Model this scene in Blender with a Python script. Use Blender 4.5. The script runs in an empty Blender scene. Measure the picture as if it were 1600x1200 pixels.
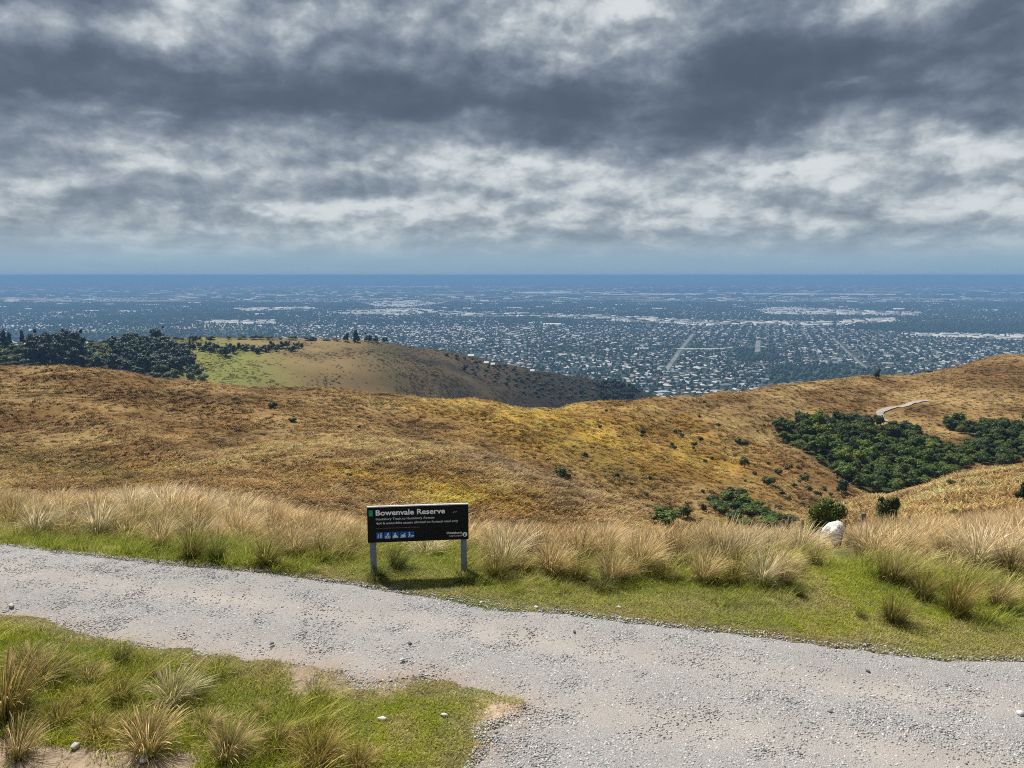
import bpy, bmesh, math, random
import numpy as np
from math import radians as R, sin, cos, pi
from mathutils import Vector, Matrix, noise as mnoise

random.seed(7)
rng = np.random.default_rng(7)
sc = bpy.context.scene
COL = sc.collection

# ------------------------------------------------------------------ camera, sun, sky, exposure
FPX, PITCH = 1209.0, R(8.0)
cam_d = bpy.data.cameras.new('camera')
cam = bpy.data.objects.new('camera', cam_d)
COL.objects.link(cam)
cam_d.sensor_width = 36.0
cam_d.lens = FPX / 1600.0 * 36.0
cam_d.clip_start = 0.1
cam_d.clip_end = 200000
cam.location = (0, 0, 0)
cam.rotation_euler = (R(90) - PITCH, 0, 0)
sc.camera = cam

SUN_EL, SUN_AZ = R(56), R(-36)        # azimuth measured from +Y towards +X
sun_d = bpy.data.lights.new('sun', 'SUN')
sun_d.energy = 5.0
sun_d.angle = R(0.6)
sun_d.color = (1.0, 0.955, 0.88)
sun = bpy.data.objects.new('sun', sun_d)
COL.objects.link(sun)
sdir = Vector((sin(SUN_AZ) * cos(SUN_EL), cos(SUN_AZ) * cos(SUN_EL), sin(SUN_EL)))
sun.rotation_euler = sdir.to_track_quat('Z', 'Y').to_euler()
sun.location = (0, 0, 60)

sc.view_settings.view_transform = 'Standard'
sc.view_settings.look = 'None'
sc.view_settings.exposure = 0.22
sc.view_settings.gamma = 1.0
sc.view_settings.use_curve_mapping = False
sc.render.engine = 'CYCLES'
sc.cycles.use_denoising = False      # fine grass and leaf detail stays crisp
sc.cycles.filter_width = 1.05
sc.cycles.max_bounces = 6
sc.cycles.diffuse_bounces = 3
sc.cycles.glossy_bounces = 2
sc.cycles.transmission_bounces = 3
sc.cycles.volume_bounces = 0
sc.cycles.transparent_max_bounces = 6
sc.cycles.caustics_reflective = False
sc.cycles.caustics_refractive = False


class NT:
    """tiny node-building helper"""
    def __init__(s, tree):
        s.t = tree
        s.n = tree.nodes
        s.l = tree.links

    def add(s, typ, ins=None, **props):
        nd = s.n.new(typ)
        for k, v in props.items():
            setattr(nd, k, v)
        for k, v in (ins or {}).items():
            sock = nd.inputs[k]
            if isinstance(v, bpy.types.NodeSocket):
                s.l.new(v, sock)
            else:
                sock.default_value = v
        return nd

    def math(s, op, a, b=None, c=None, clamp=False):
        ins = {0: a}
        if b is not None: ins[1] = b
        if c is not None: ins[2] = c
        return s.add('ShaderNodeMath', ins, operation=op, use_clamp=clamp).outputs[0]

    def vmath(s, op, a, b=None):
        ins = {0: a}
        if b is not None: ins[1] = b
        return s.add('ShaderNodeVectorMath', ins, operation=op).outputs[0]

    def noise(s, vec, scale, detail=4, rough=0.55, **kw):
        return s.add('ShaderNodeTexNoise', {'Vector': vec, 'Scale': scale, 'Detail': detail, 'Roughness': rough}, **kw)

    def ramp(s, fac, stops, interp='LINEAR'):
        nd = s.add('ShaderNodeValToRGB', {'Fac': fac})
        cr = nd.color_ramp
        cr.interpolation = interp
        while len(cr.elements) < len(stops):
            cr.elements.new(0.5)
        for e, (p, c) in zip(cr.elements, stops):
            e.position = p
            e.color = (c, c, c, 1) if isinstance(c, (int, float)) else (*c, 1)
        return nd.outputs['Color']

    def mix(s, fac, a, b, blend='MIX'):
        nd = s.add('ShaderNodeMix', {0: fac}, data_type='RGBA', blend_type=blend)
        for k, v in ((6, a), (7, b)):
            if isinstance(v, bpy.types.NodeSocket): s.l.new(v, nd.inputs[k])
            else: nd.inputs[k].default_value = (*v, 1) if len(v) == 3 else v
        return nd.outputs[2]


world = bpy.data.worlds.new('World')
sc.world = world
world.use_nodes = True
world.cycles.sampling_method = 'MANUAL'
world.cycles.sample_map_resolution = 256


def build_sky():
    w = NT(world.node_tree)
    w.n.clear()
    out = w.add('ShaderNodeOutputWorld')
    sky = w.add('ShaderNodeTexSky', sky_type='NISHITA', sun_disc=False, sun_elevation=SUN_EL,
                sun_rotation=SUN_AZ, altitude=300.0, air_density=1.0, dust_density=1.5)
    bg_sky = w.add('ShaderNodeBackground', {'Color': sky.outputs[0], 'Strength': 0.10})
    tc = w.add('ShaderNodeTexCoord').outputs['Generated']
    sep = w.add('ShaderNodeSeparateXYZ', {0: tc})
    x, y, z = sep.outputs
    # azimuth and elevation in degrees
    az = w.math('DEGREES', w.math('ARCTAN2', x, y))
    el = w.math('DEGREES', w.math('ARCSINE', z))
    # cloud-deck plane coordinates: clouds shrink and flatten towards the horizon
    zz = w.math('ADD', w.math('MAXIMUM', z, 0.0), 0.045)
    px = w.math('DIVIDE', x, zz)
    py = w.math('DIVIDE', y, zz)
    deck = w.add('ShaderNodeCombineXYZ', {0: px, 1: py, 2: 0.0}).outputs[0]
    ae = w.add('ShaderNodeCombineXYZ', {0: az, 1: w.math('MULTIPLY', w.math('POWER', w.math('MAXIMUM', el, 0.01), .8), 3.3), 2: 0.0}).outputs[0]
    # warp of the layout
    wn = w.noise(ae, 0.11, 5, 0.6)
    wv = w.vmath('SUBTRACT', wn.outputs['Color'], (0.5, 0.5, 0.5))
    wv = w.vmath('MULTIPLY', wv, (13.0, 4.6, 0.0))
    lay = w.vmath('ADD', w.add('ShaderNodeCombineXYZ', {0: az, 1: el, 2: 0.0}).outputs[0], wv)
    lel = w.add('ShaderNodeSeparateXYZ', {0: lay}).outputs[1]
    base = w.ramp(w.math('DIVIDE', w.math('ADD', lel, 5.0), 95.0, clamp=True),
                  [(0.0, .40), (.052, .42), (.068, .66), (.095, .80), (.128, .78), (.150, .36), (.172, .16), (.195, .24),
                   (.215, .40), (.245, .46), (.30, .34), (.45, .50), (.7, .42), (1.0, .48)])
    v = base
    # the big masses of this cloud deck: photograph px -> degrees of azimuth / elevation
    blobs = [(330, 45, 130, 34, .42, 12), (200, 92, 190, 28, .42, 4), (40, 112, 80, 26, .25, 0), (515, 42, 95, 24, .42, 14),
             (860, 25, 110, 45, .5, 0), (1000, 55, 120, 50, .42, -10), (880, 90, 26, 36, .25, 0), (1350, 40, 110, 36, .42, 0),
             (700, 30, 120, 34, .22, 0), (560, 212, 230, 26, .36, 4), (240, 240, 90, 34, .34, 0), (720, 250, 240, 24, .32, 0),
             (1250, 262, 420, 36, .26, 2), (1080, 330, 190, 15, .2, 0), (1470, 346, 190, 14, .16, 3),
             (868, 336, 26, 14, .30, 0), (930, 343, 20, 8, .26, 0), (1120, 336, 60, 10, .2, 0), (1192, 327, 26, 10, .28, 0), (640, 354, 18, 9, .25, 0), (770, 352, 24, 8, .22, 0), (555, 335, 26, 9, .2, 0),
             (190, 182, 120, 12, .18, 3), (500, 330, 120, 12, .25, 0), (700, 345, 60, 10, .3, 0), (60, 335, 170, 10, .28, 0),
             (1000, 15, 60, 12, .3, 0), (1280, 30, 80, 24, .1, 0),
             (70, 45, 150, 60, -.38, 0), (400, 145, 560, 32, -.22, 0), (100, 190, 240, 30, -.12, 0), (1150, 105, 150, 66, -.34, 0),
             (1400, 95, 260, 40, -.32, 4), (850, 195, 360, 42, -.18, -4), (60, 266, 130, 20, -.45, 3), (340, 312, 170, 18, -.30, 0),
             (585, 300, 70, 22, -.40, 8), (1050, 372, 330, 9, -.28, 0), (450, 350, 190, 10, -.26, 0), (1120, 300, 150, 10, -.28, 0),
             (680, 90, 100, 40, -.14, 10), (450, 90, 80, 30, -.12, 0), (1500, 20, 120, 40, -.15, 0), (1570, 230, 70, 10, -.3, 0)]
    for (cx, cy, rx, ry, amp, rot) in blobs:
        caz = math.degrees(math.atan((cx - 800) / FPX))
        cel = math.degrees(math.atan((600 - cy) / FPX)) - 8.0
        k = 1.0 / 21.1
        mp = w.add('ShaderNodeMapping', {'Vector': lay, 'Location': (caz, cel, 0), 'Rotation': (0, 0, R(rot)),
                                         'Scale': (rx * k * 1.25, ry * k * 1.3, 1)}, vector_type='TEXTURE')
        g = w.add('ShaderNodeTexGradient', {'Vector': mp.outputs[0]}, gradient_type='SPHERICAL').outputs['Fac']
        g = w.math('SMOOTH_MIN', w.math('MULTIPLY', g, 1.7), 1.0, 0.6)
        v = w.math('MULTIPLY_ADD', g, amp * (.72 if amp > 0 else .66), v)
    # billow detail, lit edges
    n1 = w.noise(ae, 0.16, 9, 0.60, noise_dimensions='3D')
    n2 = w.noise(deck, 0.9, 8, 0.64)
    wp = w.vmath('ADD', ae, w.vmath('MULTIPLY', n1.outputs['Color'], (2.6, 2.6, 0)))
    n3 = w.noise(wp, 0.30, 10, 0.66)
    # volume: a puff is bright where it thins out upwards (towards the sun) and grey underneath
    def relief(scale, off, det):
        a = w.noise(wp, scale, det, 0.52).outputs['Fac']
        b = w.noise(w.vmath('ADD', wp, (-off * .5, off, 0)), scale, det, 0.52).outputs['Fac']
        return w.math('SUBTRACT', a, b)
    v = w.math('MULTIPLY_ADD', w.math('SUBTRACT', n1.outputs['Fac'], 0.5), 0.50, v)
    v = w.math('MULTIPLY_ADD', w.math('SUBTRACT', n2.outputs['Fac'], 0.5), 0.16, v)
    v = w.math('MULTIPLY_ADD', w.math('SUBTRACT', n3.outputs['Fac'], 0.5), w.math('MULTIPLY_ADD', v, .55, .22), v)
    v = w.math('MULTIPLY_ADD', relief(.095, 3.4, 6), w.math('MULTIPLY_ADD', v, 1.3, .45), v)
    v = w.math('MULTIPLY_ADD', relief(.30, 1.2, 8), w.math('MULTIPLY_ADD', v, 1.15, .22), v)
    v = w.math('MULTIPLY_ADD', w.math('SUBTRACT', v, .45), .78, .445)
    v = w.math('SMOOTH_MAX', w.math('SMOOTH_MIN', v, .95, .25), 0.05, .22)
    ccol = w.ramp(v, [(0.0, (.056, .076, .110)), (.20, (.096, .124, .170)), (.42, (.168, .205, .256)),
                      (.62, (.275, .318, .360)), (.82, (.445, .485, .510)), (1.0, (.64, .67, .68))])
    # the haze veil low over the plain
    veil = w.ramp(w.math('DIVIDE', el, 10.0, clamp=True), [(0.0, 1.0), (.12, .93), (.20, .66), (.27, .36), (.36, .14), (.60, .05), (1.0, 0.0)])
    vn = w.noise(w.vmath('MULTIPLY', ae, (0.35, 2.0, 1)), 0.25, 4, 0.6)
    vcol = w.mix(w.math('MULTIPLY', vn.outputs['Fac'], 1.0), (.235, .350, .450), (.330, .425, .500))
    vcol = w.mix(w.ramp(w.math('DIVIDE', el, 2.2, clamp=True), [(0.0, 1.0), (.25, .8), (1.0, 0.0)]), vcol, (.205, .335, .450))
    ccol = w.mix(veil, ccol, vcol)
    bg_c = w.add('ShaderNodeBackground', {'Color': ccol, 'Strength': 1.0})
    # small blue gaps
    gap = w.math('MULTIPLY', w.ramp(n2.outputs['Fac'], [(0.64, 0.0), (.74, 1.0)]), w.ramp(z, [(0.10, 0.0), (.22, .8)]))
    fac = w.math('SUBTRACT', 1.0, w.math('MULTIPLY_ADD', gap, 0.5, 0.03), clamp=True)
    ms = w.add('ShaderNodeMixShader', {0: fac, 1: bg_sky.outputs[0], 2: bg_c.outputs[0]})
    w.l.new(ms.outputs[0], out.inputs['Surface'])


build_sky()

# ------------------------------------------------------------------ photograph geometry helpers (ray slopes)
CP, SP = cos(PITCH), sin(PITCH)


def slope(py):
    b = (600.0 - np.asarray(py, float)) / FPX
    return (-SP + b * CP) / (CP + b * SP)


def s_of(px, py=600.0):
    b = (600.0 - np.asarray(py, float)) / FPX
    return ((np.asarray(px, float) - 800.0) / FPX) / (CP + b * SP)


def project(x, y, z):
    yc = y * CP - z * SP            # forward
    zc = y * SP + z * CP            # up
    return 800 + FPX * x / yc, 600 - FPX * zc / yc


def fbm(x, y, scale, octaves=4, seed=0, gain=0.5):
    """vectorised value noise, about -1..1"""
    x = np.asarray(x, float) / scale; y = np.asarray(y, float) / scale
    out = np.zeros(np.broadcast(x, y).shape); amp = 1.0; tot = 0.0
    for o in range(octaves):
        xi = np.floor(x).astype(np.int64); yi = np.floor(y).astype(np.int64)
        fx = x - xi; fy = y - yi
        fx = fx * fx * (3 - 2 * fx); fy = fy * fy * (3 - 2 * fy)

        def h(a, b):
            n = (a * 374761393 + b * 668265263 + (seed + o * 17) * 1442695041) & 0x7fffffff
            n = (n ^ (n >> 13)) * 1274126177 & 0x7fffffff
            n = n ^ (n >> 16)
            return (n & 0xffff) / 32767.5 - 1.0
        v = (h(xi, yi) * (1 - fx) + h(xi + 1, yi) * fx) * (1 - fy) + (h(xi, yi + 1) * (1 - fx) + h(xi + 1, yi + 1) * fx) * fy
        out += v * amp; tot += amp; amp *= gain
        x = x * 2.03 + 11.3; y = y * 2.03 + 5.7
    return out / tot


def sstep(a, b, x):
    t = np.clip((np.asarray(x, float) - a) / (b - a), 0, 1)
    return t * t * (3 - 2 * t)


def poly_sd(px, py, poly):
    """signed distance to a polygon, positive inside"""
    px = np.asarray(px, float); py = np.asarray(py, float)
    d = np.full(px.shape, 1e18); inside = np.zeros(px.shape, bool)
    P = np.asarray(poly, float); Q = np.roll(P, -1, 0)
    for (ax, ay), (bx, by) in zip(P, Q):
        ex, ey = bx - ax, by - ay
        wx, wy = px - ax, py - ay
        t = np.clip((wx * ex + wy * ey) / (ex * ex + ey * ey + 1e-12), 0, 1)
        d = np.minimum(d, (wx - ex * t) ** 2 + (wy - ey * t) ** 2)
        c = ((ay > py) != (by > py)) & (px < (bx - ax) * (py - ay) / (by - ay + 1e-12) + ax)
        inside ^= c
    d = np.sqrt(d)
    return np.where(inside, d, -d)


# ------------------------------------------------------------------ terrain: rows of landmarks at real distances
PLAIN_Z = -330.0
# each row: distances by px column, and either ground height (z) or sight line (py) by px column
ROWS = [
    ('z', [(0, 1.5)], [(0, -1.62)]),
    ('z', [(0, 4.0)], [(0, -3.65)]),
    ('z', [(0, 6.3)], [(0, -5.22)]),
    ('z', [(0, 9.5)], [(0, -5.28), (800, -5.30), (1600, -5.34)]),
    ('z', [(0, 13.2)], [(0, -5.22), (800, -5.32), (1600, -5.45)]),
    ('z', [(0, 18.0)], [(0, -6.05), (800, -6.65), (1200, -6.7), (1600, -6.6)]),
    ('z', [(0, 23), (1000, 23), (1200, 25), (1300, 27.5), (1400, 31), (1600, 37), (2200, 45)],
          [(-600, -6.6), (0, -7.2), (250, -7.1), (450, -7.7), (600, -8.15), (800, -8.35), (1000, -8.45), (1200, -9.35), (1300, -10.4), (1400, -10.9), (1600, -12.3), (2200, -12.5)]),
    ('py', [(0, 45), (1200, 45), (1600, 50)], [(0, 830), (250, 830), (600, 870), (1000, 880), (1200, 900), (1400, 865), (1600, 830)]),
    ('py', [(0, 105), (200, 100), (400, 95), (800, 90), (1000, 92), (1200, 80), (1400, 62), (1600, 60)],
           [(0, 775), (250, 775), (450, 790), (600, 810), (800, 828), (1000, 830), (1200, 858), (1400, 835), (1600, 806)]),
    ('py', [(0, 150), (200, 145), (400, 140), (600, 135), (800, 128), (1000, 112), (1200, 95), (1320, 88), (1400, 92), (1600, 100), (2200, 100)],
           [(-600, 670), (0, 692), (200, 700), (400, 704), (600, 706), (700, 708), (800, 737), (900, 768), (1000, 800), (1060, 822), (1200, 846), (1260, 825), (1320, 800), (1400, 776), (1500, 748), (1600, 728), (2200, 640)]),
    ('py', [(0, 160), (400, 152), (800, 150), (1000, 145), (1200, 148), (1400, 200), (1600, 230)],
           [(-600, 655), (0, 680), (200, 688), (400, 694), (600, 704), (700, 722), (800, 778), (900, 824), (1000, 850), (1200, 834), (1400, 800), (1600, 755), (2200, 700)]),
    ('py', [(0, 170), (600, 168), (800, 170), (1000, 168), (1200, 174), (1300, 200), (1400, 232), (1600, 250)],
           [(-600, 635), (0, 660), (200, 668), (400, 675), (600, 690), (800, 734), (1000, 785), (1200, 800), (1300, 790), (1400, 765), (1500, 745), (1600, 727), (2200, 690)]),
    ('py', [(0, 195), (600, 197), (800, 205), (1000, 218), (1200, 250), (1400, 310), (1600, 310)],
           [(-600, 590), (0, 615), (200, 628), (400, 640), (600, 660), (800, 678), (1000, 700), (1200, 700), (1400, 662), (1600, 660), (2200, 640)]),
    ('py', [(0, 218), (200, 222), (400, 228), (600, 236), (800, 250), (1000, 280), (1200, 335), (1300, 380), (1400, 430), (1600, 430)],
           [(-600, 545), (0, 574), (100, 577), (200, 588), (300, 600), (400, 608), (500, 612), (600, 619), (700, 627), (800, 632), (900, 633), (980, 630), (1060, 621), (1130, 612), (1200, 608), (1260, 601), (1300, 594), (1340, 590), (1420, 588), (1480, 578), (1530, 562), (1560, 557), (1600, 557), (1700, 560), (2200, 540)]),
    ('dz', 1.22, -15),
    ('z', [(0, 440), (600, 480), (1000, 600), (1400, 700)], [(0, -95), (600, -100), (1000, -150), (1200, -190), (1600, -180)]),
    ('py', [(0, 540), (400, 620), (600, 700), (800, 800), (1000, 950)], [(0, 606), (200, 615), (400, 624), (600, 640), (800, 655), (1000, 655), (1100, 700), (1200, 720), (1600, 740)]),
    ('py', [(0, 610), (400, 720), (600, 780), (800, 900), (1000, 1050)], [(0, 572), (200, 570), (400, 565), (600, 572), (700, 582), (800, 604), (900, 618), (1000, 630), (1100, 680), (1200, 695), (1600, 710)]),
    ('py', [(0, 700), (200, 760), (400, 850), (600, 900), (800, 1000), (1000, 1150)],
           [(-600, 530), (0, 542), (100, 540), (200, 535), (270, 530), (330, 529), (400, 530), (470, 533), (540, 533), (600, 535), (650, 541), (700, 551), (760, 565), (800, 574), (850, 584), (900, 591), (950, 599), (1000, 613), (1060, 632), (1150, 672), (1300, 690), (1600, 700)]),
    ('dz', 1.3, -55),
    ('z', [(0, 2050)], [(0, -337)]),
    ('z', [(0, 2300)], [(0, -345)]),
]
NS = 960
s_tab = np.linspace(-1.25, 1.25, NS)
px_tab = 800 + s_tab * FPX * 0.985


def col_curve(pts):
    p = np.array(pts, float)
    v = np.interp(px_tab, p[:, 0], p[:, 1])
    k = 13
    ker = np.hanning(k + 2)[1:-1]; ker /= ker.sum()
    return np.convolve(np.pad(v, k // 2, mode='edge'), ker, 'valid')


Ds, Zs = [], []
for row in ROWS:
    if row[0] == 'dz':
        Ds.append(Ds[-1] * row[1]); Zs.append(Zs[-1] * row[1] + row[2])
    elif row[0] == 'z':
        Ds.append(col_curve(row[1])); Zs.append(col_curve(row[2]))
    else:
        d = col_curve(row[1]); Ds.append(d); Zs.append(slope(col_curve(row[2])) * d)
Ds = np.array(Ds); Zs = np.array(Zs)


def pchip(x, y, xq):
    h = np.diff(x); d = np.diff(y) / h
    m = np.zeros_like(x)
    same = d[:-1] * d[1:] > 0
    w1 = 2 * h[1:] + h[:-1]; w2 = h[1:] + 2 * h[:-1]
    with np.errstate(all='ignore'):
        hm = (w1 + w2) / (w1 / d[:-1] + w2 / d[1:])
    m[1:-1] = np.where(same, hm, 0); m[0] = d[0]; m[-1] = d[-1]
    i = np.clip(np.searchsorted(x, xq) - 1, 0, len(x) - 2)
    t = (xq - x[i]) / h[i]
    t2, t3 = t * t, t * t * t
    return (2 * t3 - 3 * t2 + 1) * y[i] + (t3 - 2 * t2 + t) * h[i] * m[i] + (-2 * t3 + 3 * t2) * y[i + 1] + (t3 - t2) * h[i] * m[i + 1]


NL = 2600
L0, L1 = math.log(1.5), math.log(2290.0)
l_tab = np.linspace(L0, L1, NL)
H = np.empty((NS, NL))
D_tab = np.exp(l_tab)
for i in range(NS):
    H[i] = pchip(Ds[:, i], Zs[:, i], D_tab)
XX = s_tab[:, None] * D_tab[None, :]; YY = np.broadcast_to(D_tab[None, :], XX.shape)
# natural unevenness at real scales
H += fbm(XX, YY, 2.3, 3, 3) * 0.07 * sstep(3, 6, YY) * (1 + 1.2 * sstep(16, 30, YY))
H += fbm(XX, YY, 14, 4, 5) * 0.75 * sstep(45, 110, YY)
H += (1 - np.abs(fbm(XX * .8 + YY * .5, YY * .5 - XX * .3, 34, 3, 19)) * 2.2 - .55) * 2.4 * sstep(95, 140, YY) * (1 - sstep(330, 460, YY))
H += fbm(XX, YY, 60, 4, 9) * 3.0 * sstep(380, 600, YY)
ridg = 1 - np.abs(fbm(XX * 1.0 + YY * .35, YY * .35, 42, 3, 21))
H += (ridg - .75) * 4.0 * sstep(560, 700, YY) * (1 - sstep(1200, 1500, YY))
# small sheep terraces across the golden hill
H += 0.10 * np.sin((H * 1.0 + fbm(XX, YY, 30, 2, 33) * 2.0) * 2 * pi / 1.6) * sstep(100, 150, YY) * (1 - sstep(380, 500, YY))


def height(x, y):
    x = np.asarray(x, float); y = np.maximum(np.asarray(y, float), 1.51)
    fs = np.clip((x / y - s_tab[0]) / (s_tab[1] - s_tab[0]), 0, NS - 1.001)
    fl = np.clip((np.log(y) - L0) / (l_tab[1] - l_tab[0]), 0, NL - 1.001)
    i = fs.astype(int); j = fl.astype(int); a = fs - i; b = fl - j
    return (H[i, j] * (1 - a) + H[i + 1, j] * a) * (1 - b) + (H[i, j + 1] * (1 - a) + H[i + 1, j + 1] * a) * b


# horizon seen along each column (largest z/D so far), for leaving out what the photo shows nothing of
RUN = np.maximum.accumulate(H / D_tab[None, :], axis=1)


def seen(x, y, ztop, margin=0.006):
    s = x / y
    fs = np.clip(((s - s_tab[0]) / (s_tab[1] - s_tab[0])), 0, NS - 1).astype(int)
    fl = np.clip(((np.log(np.maximum(y, 1.6)) - L0) / (l_tab[1] - l_tab[0])) - 3, 0, NL - 1).astype(int)
    return ztop / y > RUN[fs, fl] - margin


def hit(px, py, dmin=1.6):
    """where the sight line through a photograph pixel meets the hillside (vectorised), NaN if it passes over"""
    px = np.atleast_1d(np.asarray(px, float)); py = np.atleast_1d(np.asarray(py, float))
    s = s_of(px, py); m = slope(py)
    fs = np.clip(((s - s_tab[0]) / (s_tab[1] - s_tab[0])), 0, NS - 2).round().astype(int)
    rel = H[fs] / D_tab[None, :]
    ok = (rel >= m[:, None]) & (D_tab[None, :] >= dmin)
    j = np.argmax(ok, axis=1); any_ = ok.any(axis=1)
    d = np.where(any_, D_tab[j], np.nan)
    d = np.where(d > 2040, np.nan, d)
    x = s * d
    return x, d, np.where(np.isnan(d), np.nan, height(np.nan_to_num(x), np.nan_to_num(d, nan=5.0)))


def plain_hit(px, py):
    m = slope(py); d = PLAIN_Z / m
    return s_of(px, py) * d, d


# ------------------------------------------------------------------ objects and materials helpers
def new_mat(name, rough=0.9, spec=0.2):
    m = bpy.data.materials.new(name)
    m.use_nodes = True
    nt = NT(m.node_tree)
    b = nt.n['Principled BSDF']
    b.inputs['Roughness'].default_value = rough
    b.inputs['Specular IOR Level'].default_value = spec
    return m, nt, b


def setc(nt, b, col):
    if isinstance(col, bpy.types.NodeSocket): nt.l.new(col, b.inputs['Base Color'])
    else: b.inputs['Base Color'].default_value = (*col, 1)


def bump(nt, b, h, strength, dist):
    bp = nt.add('ShaderNodeBump', {'Strength': strength, 'Distance': dist, 'Height': h})
    nt.l.new(bp.outputs[0], b.inputs['Normal'])


def mesh_np(name, V, F, mats=(), attrs=None, smooth=False, midx=None, F3=None):
    """V (n,3); F (m,4) quads and/or F3 (k,3) triangles"""
    me = bpy.data.meshes.new(name)
    V = np.asarray(V, np.float32)
    nq = 0 if F is None else len(F); nt_ = 0 if F3 is None else len(F3)
    me.vertices.add(len(V)); me.vertices.foreach_set('co', V.ravel())
    loops = []
    if nq: loops.append(np.asarray(F, np.int32).ravel())
    if nt_: loops.append(np.asarray(F3, np.int32).ravel())
    if loops:
        lv = np.concatenate(loops)
        tot = np.concatenate([np.full(nq, 4, np.int32), np.full(nt_, 3, np.int32)])
        start = np.concatenate([[0], np.cumsum(tot)[:-1]]).astype(np.int32)
        me.loops.add(len(lv)); me.loops.foreach_set('vertex_index', lv)
        me.polygons.add(len(tot)); me.polygons.foreach_set('loop_start', start)
        me.polygons.foreach_set('loop_total', tot)
        if smooth: me.polygons.foreach_set('use_smooth', np.ones(len(tot), bool))
        if midx is not None: me.polygons.foreach_set('material_index', np.asarray(midx, np.int32))
    me.update(calc_edges=True)
    for k, (typ, arr) in (attrs or {}).items():
        a = me.attributes.new(k, typ, 'POINT')
        arr = np.asarray(arr, np.float32 if typ != 'INT' else np.int32)
        if typ == 'FLOAT_COLOR':
            if arr.shape[1] == 3: arr = np.concatenate([arr, np.ones((len(arr), 1), np.float32)], 1)
            a.data.foreach_set('color', arr.ravel())
        elif typ == 'FLOAT_VECTOR': a.data.foreach_set('vector', arr.ravel())
        else: a.data.foreach_set('value', arr.ravel())
    for m in mats: me.materials.append(m)
    return me


def link(name, me, parent=None, loc=None, rot=None, scale=None):
    o = bpy.data.objects.new(name, me)
    COL.objects.link(o)
    if parent is not None: o.parent = parent
    if loc is not None: o.location = loc
    if rot is not None: o.rotation_euler = rot
    if scale is not None: o.scale = scale
    return o


def tag(o, label=None, cat=None, group=None, kind=None, tint=None):
    if label: o['label'] = label
    if cat: o['category'] = cat
    if group: o['group'] = group
    if kind: o['kind'] = kind
    if tint is not None: o['tint'] = [float(t) for t in tint]
    return o


def copy_tree(o, parent=None):
    kids = [c for c in COL.objects if c.parent == o] if not hasattr(o, '_k') else o._k
    c = o.copy(); COL.objects.link(c)
    if parent is not None: c.parent = parent
    for ch in kids: copy_tree(ch, c)
    return c


def grid_faces(nu, nv):
    i = np.arange(nu - 1)[:, None] * nv + np.arange(nv - 1)[None, :]
    return np.stack([i, i + nv, i + nv + 1, i + 1], -1).reshape(-1, 4)


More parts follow.
